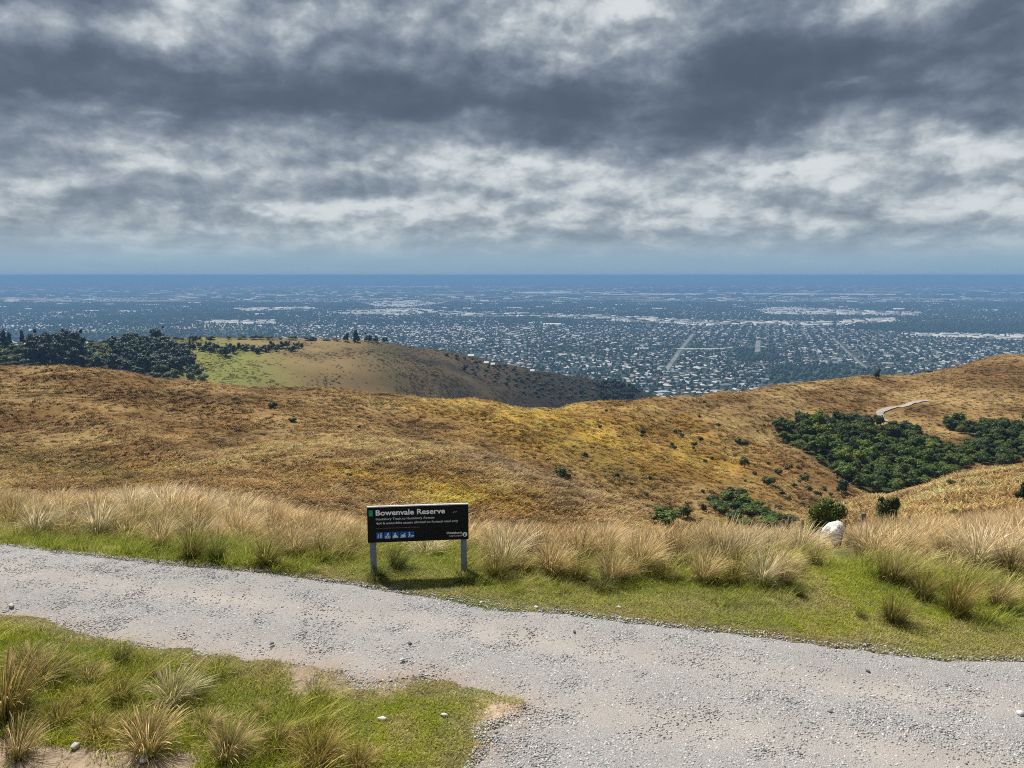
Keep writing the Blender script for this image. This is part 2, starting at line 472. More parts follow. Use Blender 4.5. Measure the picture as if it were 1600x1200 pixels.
def geo_scatter(name, protos, P, rot, scl, var, tint, mats):
    """ONE object: proto meshes and loose points in one mesh, instanced onto the points by geometry nodes.
    protos: (V, F4, F3, h[, midx])"""
    Vs, F4, F3, pv, hh, mi4, mi3 = [], [], [], [], [], [], []
    off = 0
    for k, pr in enumerate(protos):
        V, f4, f3, h = pr[:4]
        mi = pr[4] if len(pr) > 4 else None
        n4 = 0 if f4 is None else len(f4); n3 = 0 if f3 is None else len(f3)
        Vs.append(V)
        if n4: F4.append(np.asarray(f4) + off)
        if n3: F3.append(np.asarray(f3) + off)
        mi4.append(np.zeros(n4, int) if mi is None else mi[:n4]); mi3.append(np.zeros(n3, int) if mi is None else mi[n4:])
        pv.append(np.full(len(V), k)); hh.append(h); off += len(V)
    n = len(P)
    V = np.concatenate(Vs + [P]); pv = np.concatenate(pv + [np.asarray(var) + 100])
    hh = np.concatenate(hh + [np.zeros(n)])
    z3 = np.zeros((off, 3))
    rot = np.concatenate([z3, rot]); scl = np.concatenate([np.ones((off, 3)), scl])
    tint = np.concatenate([np.ones((off, 3)), tint])
    me = mesh_np(name, V, np.concatenate(F4) if F4 else None, mats,
                 {'pv': ('INT', pv), 'h': ('FLOAT', hh), 'rot': ('FLOAT_VECTOR', rot), 'scl': ('FLOAT_VECTOR', scl),
                  'tint': ('FLOAT_COLOR', tint)}, F3=np.concatenate(F3) if F3 else None,
                 midx=np.concatenate(mi4 + mi3))
    o = link(name, me)
    ng = bpy.data.node_groups.new(name + '_scatter', 'GeometryNodeTree')
    ng.interface.new_socket('Geometry', in_out='INPUT', socket_type='NodeSocketGeometry')
    ng.interface.new_socket('Geometry', in_out='OUTPUT', socket_type='NodeSocketGeometry')
    g = NT(ng)
    gi = g.add('NodeGroupInput'); go = g.add('NodeGroupOutput')

    def attr(nm, typ):
        nd = g.add('GeometryNodeInputNamedAttribute', data_type=typ)
        nd.inputs['Name'].default_value = nm
        return nd.outputs[0]

    def cmp(op, b):
        nd = g.add('FunctionNodeCompare', data_type='INT', operation=op)
        g.l.new(attr('pv', 'INT'), nd.inputs[2]); nd.inputs[3].default_value = b
        return nd.outputs[0]
    pts = g.add('GeometryNodeSeparateGeometry', {0: gi.outputs[0], 1: cmp('GREATER_EQUAL', 100)}, domain='POINT').outputs[0]
    m2p = g.add('GeometryNodeMeshToPoints', {0: pts}).outputs[0]
    join = g.add('GeometryNodeJoinGeometry')
    for k in range(len(protos)):
        pk = g.add('GeometryNodeSeparateGeometry', {0: gi.outputs[0], 1: cmp('EQUAL', k)}, domain='POINT').outputs[0]
        e2r = g.add('FunctionNodeEulerToRotation', {0: attr('rot', 'FLOAT_VECTOR')}).outputs[0]
        ins = g.add('GeometryNodeInstanceOnPoints')
        g.l.new(m2p, ins.inputs['Points']); g.l.new(pk, ins.inputs['Instance'])
        g.l.new(cmp('EQUAL', 100 + k), ins.inputs['Selection'])
        g.l.new(e2r, ins.inputs['Rotation']); g.l.new(attr('scl', 'FLOAT_VECTOR'), ins.inputs['Scale'])
        g.l.new(ins.outputs[0], join.inputs[0])
    g.l.new(join.outputs[0], go.inputs[0])
    md = o.modifiers.new('scatter', 'NODES'); md.node_group = ng
    return o


def zrot(n): return np.stack([np.zeros(n), np.zeros(n), rng.uniform(0, 2 * pi, n)], 1)


# ------------------------------------------------------------------ near-field layout (world metres, from the road's edges)
def near_pts(lst):
    x, d, z = hit([p[0] for p in lst], [p[1] for p in lst])
    return np.stack([x, d], 1)


UP = near_pts([(-260, 800), (-120, 832), (0, 852), (120, 866), (250, 880), (400, 893), (520, 908), (640, 925), (760, 945), (900, 963), (1040, 980), (1200, 996), (1400, 1020), (1600, 1036), (1750, 1050)])
UP = UP[np.argsort(UP[:, 0])]
UP = np.concatenate([[[-40, UP[0, 1] + 7]], UP, [[20, UP[-1, 1] - 1.5]]])
NEARG = near_pts([(-250, 905), (-100, 935), (0, 958), (60, 973), (130, 990), (215, 1008), (330, 1030), (440, 1043), (520, 1053), (560, 1070), (640, 1062), (720, 1078), (800, 1102), (790, 1122), (745, 1140), (770, 1165), (735, 1195)])
NEARG = np.concatenate([[[-40, NEARG[0, 1] + 6]], NEARG, [[-.5, 6.6], [-1.2, 5.2], [-2.2, 2.5], [-40, 2.5]]])
TUS = near_pts([(-300, 800), (-100, 825), (0, 838), (120, 842), (240, 852), (320, 862), (450, 872), (560, 872), (660, 868), (760, 890), (900, 902), (1000, 908), (1120, 914), (1200, 916), (1235, 890), (1290, 876), (1340, 896), (1400, 918), (1450, 938), (1520, 952), (1600, 958), (1750, 962)])
TUS = TUS[np.argsort(TUS[:, 0])]


def road_sd(x, y):
    """positive on the gravel"""
    up = np.interp(x, UP[:, 0], UP[:, 1]) - y
    ng = -poly_sd(x, y, NEARG)
    return np.minimum(up * .97, ng)


def rag(x, y): return fbm(x, y, .9, 4, 41) * .22 + fbm(x, y, .18, 2, 43) * .05


def wheel(x, y):
    """0..1 worn, dusty wheel tracks along the road"""
    up = np.interp(x, UP[:, 0], UP[:, 1])
    t = up - y + fbm(x, y, 4.0, 2, 51) * .35
    w1 = np.exp(-((t - 1.05) / .38) ** 2); w2 = np.exp(-((t - 2.55) / .42) ** 2)
    return np.clip(np.maximum(w1, w2) * (.75 + .5 * fbm(x, y, 1.6, 3, 53)), 0, 1)


# ------------------------------------------------------------------ terrain mesh
GULLY = [(1212, 665), (1262, 660), (1320, 658), (1366, 664), (1402, 668), (1420, 680), (1460, 690), (1500, 712), (1512, 732), (1480, 746), (1430, 764), (1385, 776), (1352, 770), (1310, 745), (1262, 712), (1225, 690)]
GULLY_R = [(1474, 660), (1500, 660), (1560, 672), (1610, 668), (1610, 726), (1560, 732), (1516, 722), (1500, 700), (1540, 700), (1515, 684), (1478, 668)]
TC = {}


def ground_colour(x, y):
    i = np.clip(np.searchsorted(TC['s'], x / y), 0, len(TC['s']) - 1); j = np.clip(np.searchsorted(TC['d'], y), 0, len(TC['d']) - 1)
    return TC['C'][i, j]


def build_terrain():
    ns = 400
    s = np.linspace(-1.15, 1.15, ns)
    dl = [np.exp(np.linspace(math.log(1.5), math.log(6), 14, endpoint=False)), np.linspace(6, 30, 110, endpoint=False),
          np.exp(np.linspace(math.log(30), math.log(90), 26, endpoint=False)), np.exp(np.linspace(math.log(90), math.log(470), 230, endpoint=False)),
          np.exp(np.linspace(math.log(470), math.log(1250), 110, endpoint=False)), np.exp(np.linspace(math.log(1250), math.log(2280), 10))]
    d = np.concatenate(dl)
    S, D = np.meshgrid(s, d, indexing='ij')
    X = S * D; Z = height(X, D)
    px, py = project(X, D, Z)
    # ground colours; scrub on the far hill's right flank also carries cloud shade
    straw = np.array([.355, .238, .100]); brown = np.array([.165, .095, .032]); gold = np.array([.47, .275, .032])
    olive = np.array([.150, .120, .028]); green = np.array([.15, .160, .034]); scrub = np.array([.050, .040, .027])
    lawn = np.array([.15, .19, .028])
    n1 = fbm(X, D, 22, 4, 61)[..., None]; n2 = fbm(X * .6, D * 1.4, 7, 3, 63)[..., None]
    C = straw + (brown - straw) * np.clip(.5 + n1 * 1.1 + n2 * .5, 0, 1)

    def blend(C, col, w): return C + (col - C) * np.clip(w, 0, 1)[..., None]

    def spot(cx, cy, rx, ry, rot=0.):
        c, s_ = cos(R(rot)), sin(R(rot))
        u = ((px - cx) * c + (py - cy) * s_) / rx; v = (-(px - cx) * s_ + (py - cy) * c) / ry
        return np.exp(-(u * u + v * v))
    mid = sstep(60, 80, D) * (1 - sstep(470, 500, D))
    nn = (.75 + .6 * fbm(X, D, 9, 3, 67))
    C = blend(C, gold, spot(860, 670, 190, 42, 14) * mid * nn * 1.0)
    C = blend(C, gold, spot(690, 765, 150, 20, 10) * mid * nn * 1.3)
    C = blend(C, gold * .95, spot(1090, 700, 120, 40, 25) * mid * nn * .6)
    C = blend(C, olive, spot(930, 715, 110, 24, 25) * mid * nn * 1.0)
    C = blend(C, olive, spot(120, 730, 160, 22, 8) * mid * nn * .95)
    C = blend(C, np.array([.20, .145, .085]), spot(850, 748, 150, 15, 19) * mid * nn * 1.3)
    C = blend(C, brown, spot(480, 640, 240, 14, 6) * mid * nn)
    C = blend(C, brown * .9, spot(120, 600, 220, 12, 7) * mid * nn * .9)
    C = blend(C, brown * .85, spot(1540, 585, 80, 22, 0) * mid * nn * 1.2)
    C = blend(C, olive * .8, spot(1180, 820, 100, 16, 0) * mid)
    C = blend(C, straw * 1.05, spot(1450, 790, 200, 40, 0) * mid * .6)
    streak = np.clip(fbm(X * .45 + Z * 2.0, Z * 9.0 + D * .5, 7, 3, 65), -1, 1)
    C = C * (1 + .55 * streak * mid)[..., None]
    und = np.maximum(sstep(-3, 4, poly_sd(px, py, GULLY)), sstep(-3, 4, poly_sd(px, py, GULLY_R))) * (D > 150) * (D < 420)
    C = blend(C, np.array([.038, .046, .018]), und * (.85 + .3 * fbm(X, D, 6, 2, 69)))
    # far hill
    far = sstep(440, 500, D)
    tan = np.array([.215, .150, .062])
    Cf = np.broadcast_to(tan, C.shape) * (1 + .35 * fbm(X, D, 30, 4, 71)[..., None])
    ns2 = .8 + .5 * fbm(X, D, 40, 3, 73)
    Cf = blend(Cf, green * 1.45, spot(350, 572, 95, 44, 20) * 1.3 * ns2)
    Cf = blend(Cf, green * .8, spot(610, 560, 50, 20, 50) * .7 * ns2)
    Cf = blend(Cf, scrub, sstep(540, 680, px + (py - 580) * -1.0) * (.8 + .35 * fbm(X, D, 25, 3, 75)))  # brown scrub, kept darker on the right flank to stand in for cloud shadow
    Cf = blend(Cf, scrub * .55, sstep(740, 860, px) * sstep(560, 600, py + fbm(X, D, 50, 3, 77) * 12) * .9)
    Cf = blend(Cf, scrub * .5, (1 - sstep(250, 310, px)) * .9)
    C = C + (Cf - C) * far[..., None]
    # near ground: soil and thatch under the grass
    near = 1 - sstep(26, 44, D)
    soil = np.array([.16, .125, .06])
    Cn = soil + (np.array([.10, .12, .03]) - soil) * np.clip(.45 + fbm(X, D, 1.5, 3, 81), 0, 1)[..., None]
    dn = fbm(X, D, 1.1, 4, 111)
    dirt = ((px < 320) & (py > 1146 + px * .12 + dn * 22) & (D > 4)) | ((px > 440) & (px < 640) & (py > 1035) & (py < 1092 + dn * 30)) | ((px > 740) & (py > 1090) & (py < 1300) & (D > 5))
    Cn = np.where(dirt[..., None], np.array([.40, .305, .215]) * (.85 + .3 * dn[..., None]), Cn)
    C = C + (Cn - C) * near[..., None]
    C = np.clip(C, .004, 1)
    Z = Z - .045 * sstep(.02, .14, road_sd(X, D) + rag(X, D)) * (D < 30)
    TC['s'] = s; TC['d'] = d; TC['C'] = C
    V = np.stack([X, D, Z], -1).reshape(-1, 3)
    m, nt, b = new_mat('hillside_grass', .95, .1)
    geo = nt.add('ShaderNodeNewGeometry').outputs['Position']
    at = nt.add('ShaderNodeAttribute', attribute_name='col').outputs['Color']
    na = nt.noise(geo, 1.1, 6, .65); nb = nt.noise(geo, 9.0, 3, .6)
    k = nt.math('MULTIPLY_ADD', na.outputs['Fac'], 1.1, .45)
    k = nt.math('MULTIPLY', k, nt.math('MULTIPLY_ADD', nb.outputs['Fac'], .7, .65))
    setc(nt, b, nt.vmath('MULTIPLY', at, nt.add('ShaderNodeCombineXYZ', {0: k, 1: k, 2: k}).outputs[0]))
    bump(nt, b, nt.math('ADD', na.outputs['Fac'], nt.math('MULTIPLY', nb.outputs['Fac'], .15)), .8, .5)
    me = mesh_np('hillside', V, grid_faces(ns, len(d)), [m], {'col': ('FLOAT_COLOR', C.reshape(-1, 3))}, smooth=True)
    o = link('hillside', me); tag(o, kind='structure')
    return o


build_terrain()


def build_plain():
    m, nt, b = new_mat('plain_farmland', .95, .05)
    geo = nt.add('ShaderNodeNewGeometry').outputs['Position']
    # field mosaic
    vo = nt.add('ShaderNodeTexVoronoi', {'Vector': nt.vmath('MULTIPLY', geo, (1 / 520., 1 / 900., 0)), 'Scale': 1.0, 'Randomness': .8}, feature='F1', distance='CHEBYCHEV')
    hsv = nt.add('ShaderNodeSeparateColor', {0: vo.outputs['Color']}).outputs
    fcol = nt.ramp(hsv[0], [(0, (.030, .055, .018)), (.38, (.052, .085, .026)), (.52, (.035, .055, .020)), (.62, (.20, .16, .075)), (.74, (.30, .24, .12)), (.86, (.08, .10, .04)), (1, (.26, .24, .15))], 'CONSTANT')
    n1 = nt.noise(nt.vmath('MULTIPLY', geo, (1 / 2600., 1 / 4200., 0)), 1.0, 5, .6)
    wood = nt.ramp(n1.outputs['Fac'], [(.46, 0.0), (.54, 1.0)])
    fcol = nt.mix(nt.math('MULTIPLY', wood, .75), fcol, (.022, .040, .016))
    # suburb ground: dark garden green with grey lots
    n2 = nt.noise(nt.vmath('MULTIPLY', geo, (1 / 26., 1 / 34., 0)), 1.0, 4, .7)
    sub = nt.ramp(n2.outputs['Fac'], [(.40, (.020, .036, .018)), (.52, (.036, .055, .028)), (.60, (.13, .13, .12)), (.70, (.20, .20, .19))])
    sepp = nt.add('ShaderNodeSeparateXYZ', {0: geo}).outputs
    n3 = nt.noise(nt.vmath('MULTIPLY', geo, (1 / 1700., 1 / 1700., 0)), 1.0, 4, .55)
    yy = nt.math('MULTIPLY_ADD', n3.outputs['Fac'], 5000., sepp[1])
    yy = nt.math('MULTIPLY_ADD', sepp[0], -.9, yy)
    town = nt.ramp(nt.math('DIVIDE', yy, 20000., clamp=True), [(.46, 1.0), (.62, 0.0)])
    setc(nt, b, nt.mix(town, fcol, sub))
    V = []; ys = np.concatenate([np.linspace(1100, 6000, 12), np.geomspace(7000, 90000, 14)])
    xs = np.linspace(-90000, 90000, 25)
    X, Y = np.meshgrid(xs, ys, indexing='ij')
    V = np.stack([X, Y, np.full_like(X, PLAIN_Z)], -1).reshape(-1, 3)
    o = link('plain', mesh_np('plain', V, grid_faces(len(xs), len(ys)), [m])); tag(o, kind='structure')


build_plain()


def flat_sheet(name, pts, z, mat, kind='structure'):
    me = bpy.data.meshes.new(name)
    me.from_pydata([(p[0], p[1], z) for p in pts], [], [tuple(range(len(pts)))])
    me.materials.append(mat)
    o = link(name, me); tag(o, kind=kind)
    if me.polygons[0].normal.z < 0: me.flip_normals()
    return o


def simple_mat(name, c1, c2, scale, rough=.9, bmp=0, bd=.02, spec=.2, detail=4):
    m, nt, b = new_mat(name, rough, spec)
    geo = nt.add('ShaderNodeTexCoord').outputs['Object']
    n = nt.noise(geo, scale, detail, .6)
    setc(nt, b, nt.mix(nt.ramp(n.outputs['Fac'], [(.35, 0.0), (.65, 1.0)]), c1, c2))
    if bmp: bump(nt, b, n.outputs['Fac'], bmp, bd)
    return m


M_street = simple_mat('street_surface', (.24, .24, .23), (.12, .13, .12), .02)
M_field = simple_mat('stubble_field', (.42, .30, .16), (.34, .26, .13), .004)
M_gfield = simple_mat('pasture_field', (.22, .23, .11), (.15, .18, .07), .004)
M_yard = simple_mat('yard_ground', (.20, .19, .17), (.07, .08, .06), .012)


def strip_on_plain(name, pxs, w, z, mat):
    c = [plain_hit(*p) for p in pxs]
    L, Rr = [], []
    for i, (x, y) in enumerate(c):
        a = Vector(c[max(i - 1, 0)]); bb = Vector(c[min(i + 1, len(c) - 1)])
        t = (bb - a).normalized(); n = Vector((-t.y, t.x)) * w / 2
        L.append((x + n.x, y + n.y)); Rr.append((x - n.x, y - n.y))
    V = [(p[0], p[1], z) for p in L] + [(p[0], p[1], z) for p in Rr]
    k = len(c)
    me = bpy.data.meshes.new(name)
    me.from_pydata(V, [], [(i, i + k, i + k + 1, i + 1) for i in range(k - 1)])
    me.materials.append(mat)
    o = link(name, me); tag(o, kind='structure')


strip_on_plain('street', [(1036, 586), (1062, 548), (1083, 522)], 17, PLAIN_Z + .6, M_street)
strip_on_plain('street', [(1362, 582), (1330, 556), (1300, 527)], 14, PLAIN_Z + .6, M_street)
strip_on_plain('street', [(1183, 552), (1185, 532)], 22, PLAIN_Z + .6, M_street)
strip_on_plain('street', [(745, 530), (752, 515)], 22, PLAIN_Z + .6, M_street)
strip_on_plain('street', [(1000, 508), (1080, 517)], 26, PLAIN_Z + .6, M_street)
strip_on_plain('street', [(1150, 500), (1400, 525)], 26, PLAIN_Z + .5, M_street)
M_river = simple_mat('river_shingle', (.80, .74, .62), (.62, .56, .46), .0008)
for q in [[(800, 456), (880, 455.5), (960, 457), (1060, 458), (1160, 457), (1160, 459.5), (1060, 461), (960, 460.5), (800, 458)],
          [(1150, 457.5), (1230, 458), (1400, 459.3), (1400, 461), (1230, 460.5), (1150, 460)],
          [(1265, 465.5), (1330, 465), (1375, 467), (1330, 468)],
          [(540, 446.5), (700, 447.5), (700, 449), (560, 448)]]:
    flat_sheet('riverbed', [plain_hit(*p) for p in q], PLAIN_Z + 2, M_river)
for q in [[(112, 506), (300, 505), (300, 509.5), (115, 509)], [(240, 507), (330, 505), (390, 508), (250, 517)], [(0, 484), (100, 483), (95, 487), (0, 488)],
          [(10, 466), (110, 467), (115, 473), (60, 475), (5, 472)], [(400, 459), (470, 460), (440, 462), (400, 461)], [(60, 438), (140, 439), (130, 441), (60, 441)],
          [(700, 452.5), (850, 453.5), (780, 454.5), (700, 454)], [(300, 446), (520, 446.4), (480, 447.6), (300, 447)], [(880, 440), (1010, 440.4), (980, 441.3), (870, 441)],
          [(240, 479), (330, 478), (320, 481), (250, 482)], [(1340, 455), (1460, 455.5), (1440, 456.6), (1340, 456.2)]]:
    flat_sheet('stubble_field', [plain_hit(*p) for p in q], PLAIN_Z + 1, M_field)
for q in [[(100, 512), (240, 509), (260, 519), (120, 521)], [(300, 509), (420, 509), (440, 514), (340, 517)], [(0, 492), (130, 488), (140, 492), (0, 498)], [(330, 470), (420, 468), (430, 472), (340, 474)]]:
    flat_sheet('pasture_field', [plain_hit(*p) for p in q], PLAIN_Z + .8, M_gfield)
INDUS = [[(560, 473), (640, 470), (700, 474), (640, 481), (590, 480)], [(520, 487), (640, 482), (720, 488), (620, 494), (530, 492)],
         [(640, 484), (800, 489), (900, 492), (1000, 494), (1080, 500), (1330, 503), (1330, 510), (1080, 509), (900, 500), (700, 495)],
         [(1310, 500), (1400, 497), (1400, 506), (1330, 508)], [(1390, 521), (1600, 524), (1600, 532), (1460, 527)], [(300, 502), (430, 500), (430, 507), (320, 507)],
         [(360, 482), (480, 480), (500, 484), (380, 487)], [(1180, 485), (1220, 480), (1440, 488), (1430, 494), (1200, 492)]]
for q in INDUS:
    flat_sheet('industrial_yard', [plain_hit(*p) for p in q], PLAIN_Z + .3, M_yard)
# haze
def build_haze():
    x0, x1, y0, y1, z0, z1 = -95000, 95000, -400, 95000, -347, 6.0
    bm = bmesh.new(); bmesh.ops.create_cube(bm, size=1)
    for v in bm.verts:
        v.co = ((x0 + x1) / 2 + v.co.x * (x1 - x0), (y0 + y1) / 2 + v.co.y * (y1 - y0), (z0 + z1) / 2 + v.co.z * (z1 - z0))
    me = bpy.data.meshes.new('haze'); bm.to_mesh(me); bm.free()
    m = bpy.data.materials.new('haze_air'); m.use_nodes = True
    nt = NT(m.node_tree); nt.n.clear()
    pv = nt.add('ShaderNodeVolumePrincipled', {'Color': HAZE_COL, 'Density': HAZE_D, 'Anisotropy': 0.0})
    out = nt.add('ShaderNodeOutputMaterial'); nt.l.new(pv.outputs[0], out.inputs['Volume'])
    me.materials.append(m)
    o = link('haze', me); tag(o, kind='stuff'); o.display_type = 'WIRE'


HAZE_COL, HAZE_D = (.26, .49, .82, 1), 1 / 8600.
build_haze()


# ------------------------------------------------------------------ the gravel road
def build_road():
    xs = np.arange(-17, 15, .075); ys = np.arange(4.2, 22, .075)
    X, Y = np.meshgrid(xs, ys, indexing='ij')
    sd = road_sd(X, Y) + rag(X, Y)
    F = grid_faces(len(xs), len(ys))
    keep = (sd.ravel()[F] > 0).all(1)
    px, py = project(X, Y, height(X, Y)); keep &= ((px > -260) & (px < 1860) & (py < 1600)).ravel()[F].all(1)
    F = F[keep]
    W = wheel(X, Y)
    Z = height(X, Y) + .010 - .045 * W + fbm(X, Y, .35, 3, 91) * .012 - .03 * (1 - sstep(0, .12, sd))
    V = np.stack([X, Y, Z], -1).reshape(-1, 3)
    used = np.unique(F); rem = np.full(len(V), -1); rem[used] = np.arange(len(used))
    dirt = np.clip(1 - np.abs(sd) / .5 + fbm(X, Y, .8, 3, 93) * .8, 0, 1) * (Y < np.interp(X, UP[:, 0], UP[:, 1]) - 1.2)
    m, nt, b = new_mat('road_gravel', .95, .15)
    geo = nt.add('ShaderNodeNewGeometry').outputs['Position']
    wh = nt.add('ShaderNodeAttribute', attribute_name='wheel').outputs['Fac']
    dr = nt.add('ShaderNodeAttribute', attribute_name='dirt').outputs['Fac']
    vo = nt.add('ShaderNodeTexVoronoi', {'Vector': geo, 'Scale': 52.0, 'Randomness': 1.0})
    vo2 = nt.add('ShaderNodeTexVoronoi', {'Vector': geo, 'Scale': 105.0, 'Randomness': 1.0})
    g = nt.add('ShaderNodeSeparateColor', {0: vo.outputs['Color']}).outputs[0]
    g2 = nt.add('ShaderNodeSeparateColor', {0: vo2.outputs['Color']}).outputs[0]
    n = nt.noise(geo, 1.3, 6, .65); nf = nt.noise(geo, 120., 3, .7)
    st = nt.mix(nt.math('ADD', nt.math('MULTIPLY', g, .6), nt.math('MULTIPLY', g2, .4)), (.22, .225, .232), (.56, .555, .545))
    du = nt.mix(n.outputs['Fac'], (.42, .37, .325), (.58, .525, .475))
    col = nt.mix(nt.math('MULTIPLY_ADD', n.outputs['Fac'], .72, nt.math('MULTIPLY', wh, .62), clamp=True), st, du)
    col = nt.mix(nt.math('MULTIPLY', dr, .75), col, (.44, .33, .25))
    col = nt.mix(nt.math('MULTIPLY', nf.outputs['Fac'], .5), col, (.18, .17, .165))
    setc(nt, b, col)
    h = nt.math('ADD', nt.math('MULTIPLY', nt.math('SUBTRACT', 1.0, vo.outputs['Distance']), 1.0), nt.math('MULTIPLY', nf.outputs['Fac'], .8))
    h = nt.math('MULTIPLY', h, nt.math('SUBTRACT', 1.05, nt.math('MULTIPLY', wh, .6)))
    h = nt.math('MULTIPLY_ADD', vo2.outputs['Distance'], -.6, h)
    bump(nt, b, h, .9, .012)
    me = mesh_np('gravel_road', V[used], rem[F], [m], {'wheel': ('FLOAT', W.ravel()[used]), 'dirt': ('FLOAT', dirt.ravel()[used])}, smooth=True)
    o = link('gravel_road', me); tag(o, kind='structure')


build_road()


def pebble_proto(seed, flat=.6, sub=1):
    bm = bmesh.new(); bmesh.ops.create_icosphere(bm, subdivisions=sub, radius=1)
    r = random.Random(seed)
    for v in bm.verts:
        k = 1 + r.uniform(-.28, .22)
        v.co = Vector((v.co.x * k * 1.15, v.co.y * k * .85, v.co.z * k * flat))
    V = np.array([v.co[:] for v in bm.verts]); F = np.array([[v.index for v in f.verts] for f in bm.faces])
    bm.free()
    return V, None, F, np.ones(len(V))


def tint_mat(name, lo=None, trans=0.0, rough=.9, spec=.15, var=.25, noise_scale=None):
    """base colour = per-thing tint, darker or greener towards the root when lo is given"""
    m = bpy.data.materials.new(name); m.use_nodes = True
    nt = NT(m.node_tree); b = nt.n['Principled BSDF']; out = nt.n['Material Output']
    b.inputs['Roughness'].default_value = rough; b.inputs['Specular IOR Level'].default_value = spec
    t = nt.add('ShaderNodeAttribute', attribute_name='tint', attribute_type='INSTANCER').outputs['Color']
    col = t
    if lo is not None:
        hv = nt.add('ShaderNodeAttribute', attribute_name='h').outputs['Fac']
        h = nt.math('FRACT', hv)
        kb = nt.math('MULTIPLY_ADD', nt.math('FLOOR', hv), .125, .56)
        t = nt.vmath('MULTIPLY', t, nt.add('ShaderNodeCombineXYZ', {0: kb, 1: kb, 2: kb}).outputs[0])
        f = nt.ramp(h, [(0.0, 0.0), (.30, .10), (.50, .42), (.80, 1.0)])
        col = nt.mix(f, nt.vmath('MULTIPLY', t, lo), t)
    if noise_scale:
        geo = nt.add('ShaderNodeNewGeometry').outputs['Position']
        n = nt.noise(geo, noise_scale, 4, .6)
        k = nt.math('MULTIPLY_ADD', n.outputs['Fac'], var * 4, 1 - var * 2)
        col = nt.vmath('MULTIPLY', col, nt.add('ShaderNodeCombineXYZ', {0: k, 1: k, 2: k}).outputs[0])
    nt.l.new(col, b.inputs['Base Color'])
    if trans:
        tr = nt.add('ShaderNodeBsdfTranslucent', {'Color': col})
        mx = nt.add('ShaderNodeMixShader', {0: trans, 1: b.outputs[0], 2: tr.outputs[0]})
        nt.l.new(mx.outputs[0], out.inputs['Surface'])
    return m


M_stone = tint_mat('grey_stone', rough=.85, noise_scale=30)


def build_gravel():
    n = 430000
    x = rng.uniform(-13, 11, n); y = 5.2 + rng.random(n) ** 1.25 * 13
    z = height(x, y); px, py = project(x, y, z)
    sd = road_sd(x, y) + rag(x, y)
    w = wheel(x, y)
    ban = .5 + .9 * fbm(x * .7 + y * .6, y * 1.6, 1.2, 3, 95)
    ok = (px > -90) & (px < 1690) & (py < 1280) & (sd > -.12) & (rng.random(n) < np.clip(1.15 - .9 * w, .22, 1) * np.clip(ban + .25, .4, 1))
    x, y, z = x[ok], y[ok], z[ok]; k = len(x)
    sz = .0075 + rng.gamma(2.0, .0026, k); sz = np.clip(sz, .006, .019)
    g = rng.triangular(.10, .42, .72, k)[:, None] * np.array([1.0, .985, .97]) * (1 + rng.normal(0, .03, (k, 3)))
    rot = np.stack([rng.normal(0, .35, k), rng.normal(0, .35, k), rng.uniform(0, 6.28, k)], 1)
    o = geo_scatter('gravel', [pebble_proto(i, .62) for i in range(4)], np.stack([x, y, z + .006 + sz * .12 - .043 * wheel(x, y)], 1), rot,
                    np.repeat(sz[:, None], 3, 1), rng.integers(0, 4, k), np.clip(g, .05, .8), [M_stone])
    tag(o, kind='stuff')


build_gravel()

for (px_, py_, sz, tc, lab) in [
    (597, 1126, .040, (.72, .72, .70), 'small white stone lying on the green grass left of the road fork'),
    (640, 1008, .032, (.14, .14, .15), 'dark stone on the pale wheel track below the sign'),
    (629, 1034, .034, (.60, .58, .54), 'flat pale stone on the lower edge of the road below the sign'),
    (838, 951, .034, (.62, .60, .56), 'pale stone at the far road edge just right of the sign'),
    (752, 944, .030, (.58, .56, .52), 'pale stone on the far road edge below the right post of the sign'),
    (1594, 1118, .045, (.60, .60, .60), 'light grey stone on the road at the right edge of the view'),
    (1297, 1115, .026, (.16, .16, .17), 'dark stone in the pale track, lower right part of the road'),
    (425, 1008, .028, (.15, .15, .16), 'dark stone on the road above the near grass, left of the sign'),
    (897, 989, .026, (.15, .15, .16), 'dark stone in the upper wheel track right of the sign'),
    (694, 1120, .030, (.62, .61, .58), 'small pale stone sunk in the short grass beside the road fork'),
    (118, 1170, .050, (.50, .47, .43), 'half-buried pale rock in the bare dirt at the bottom left'),
    (225, 1190, .055, (.44, .42, .40), 'grey rock in the bare dirt at the foot of the leaning blond tussock'),
    (18, 948, .045, (.55, .50, .44), 'flat pale stone at the near road edge at the far left'),
    (1356, 1050, .024, (.16, .16, .17), 'dark stone on the sandy strip in the right part of the road'),
    (967, 951, .030, (.60, .60, .56), 'pale stone lying on the roadside lawn right of the sign')]:
    x, d, z = [float(v[0]) for v in hit(px_, py_)]
    V, _, F, _h = pebble_proto(int(px_), .6, 2)
    o = link('stone', mesh_np('stone', V, None, [M_stone], F3=F), loc=(x, d, z + sz * .3 + .01), scale=(sz * 1.2, sz, sz), rot=(0, 0, px_))
    tag(o, lab, 'stone', 'loose stones on and beside the road', tint=tc)


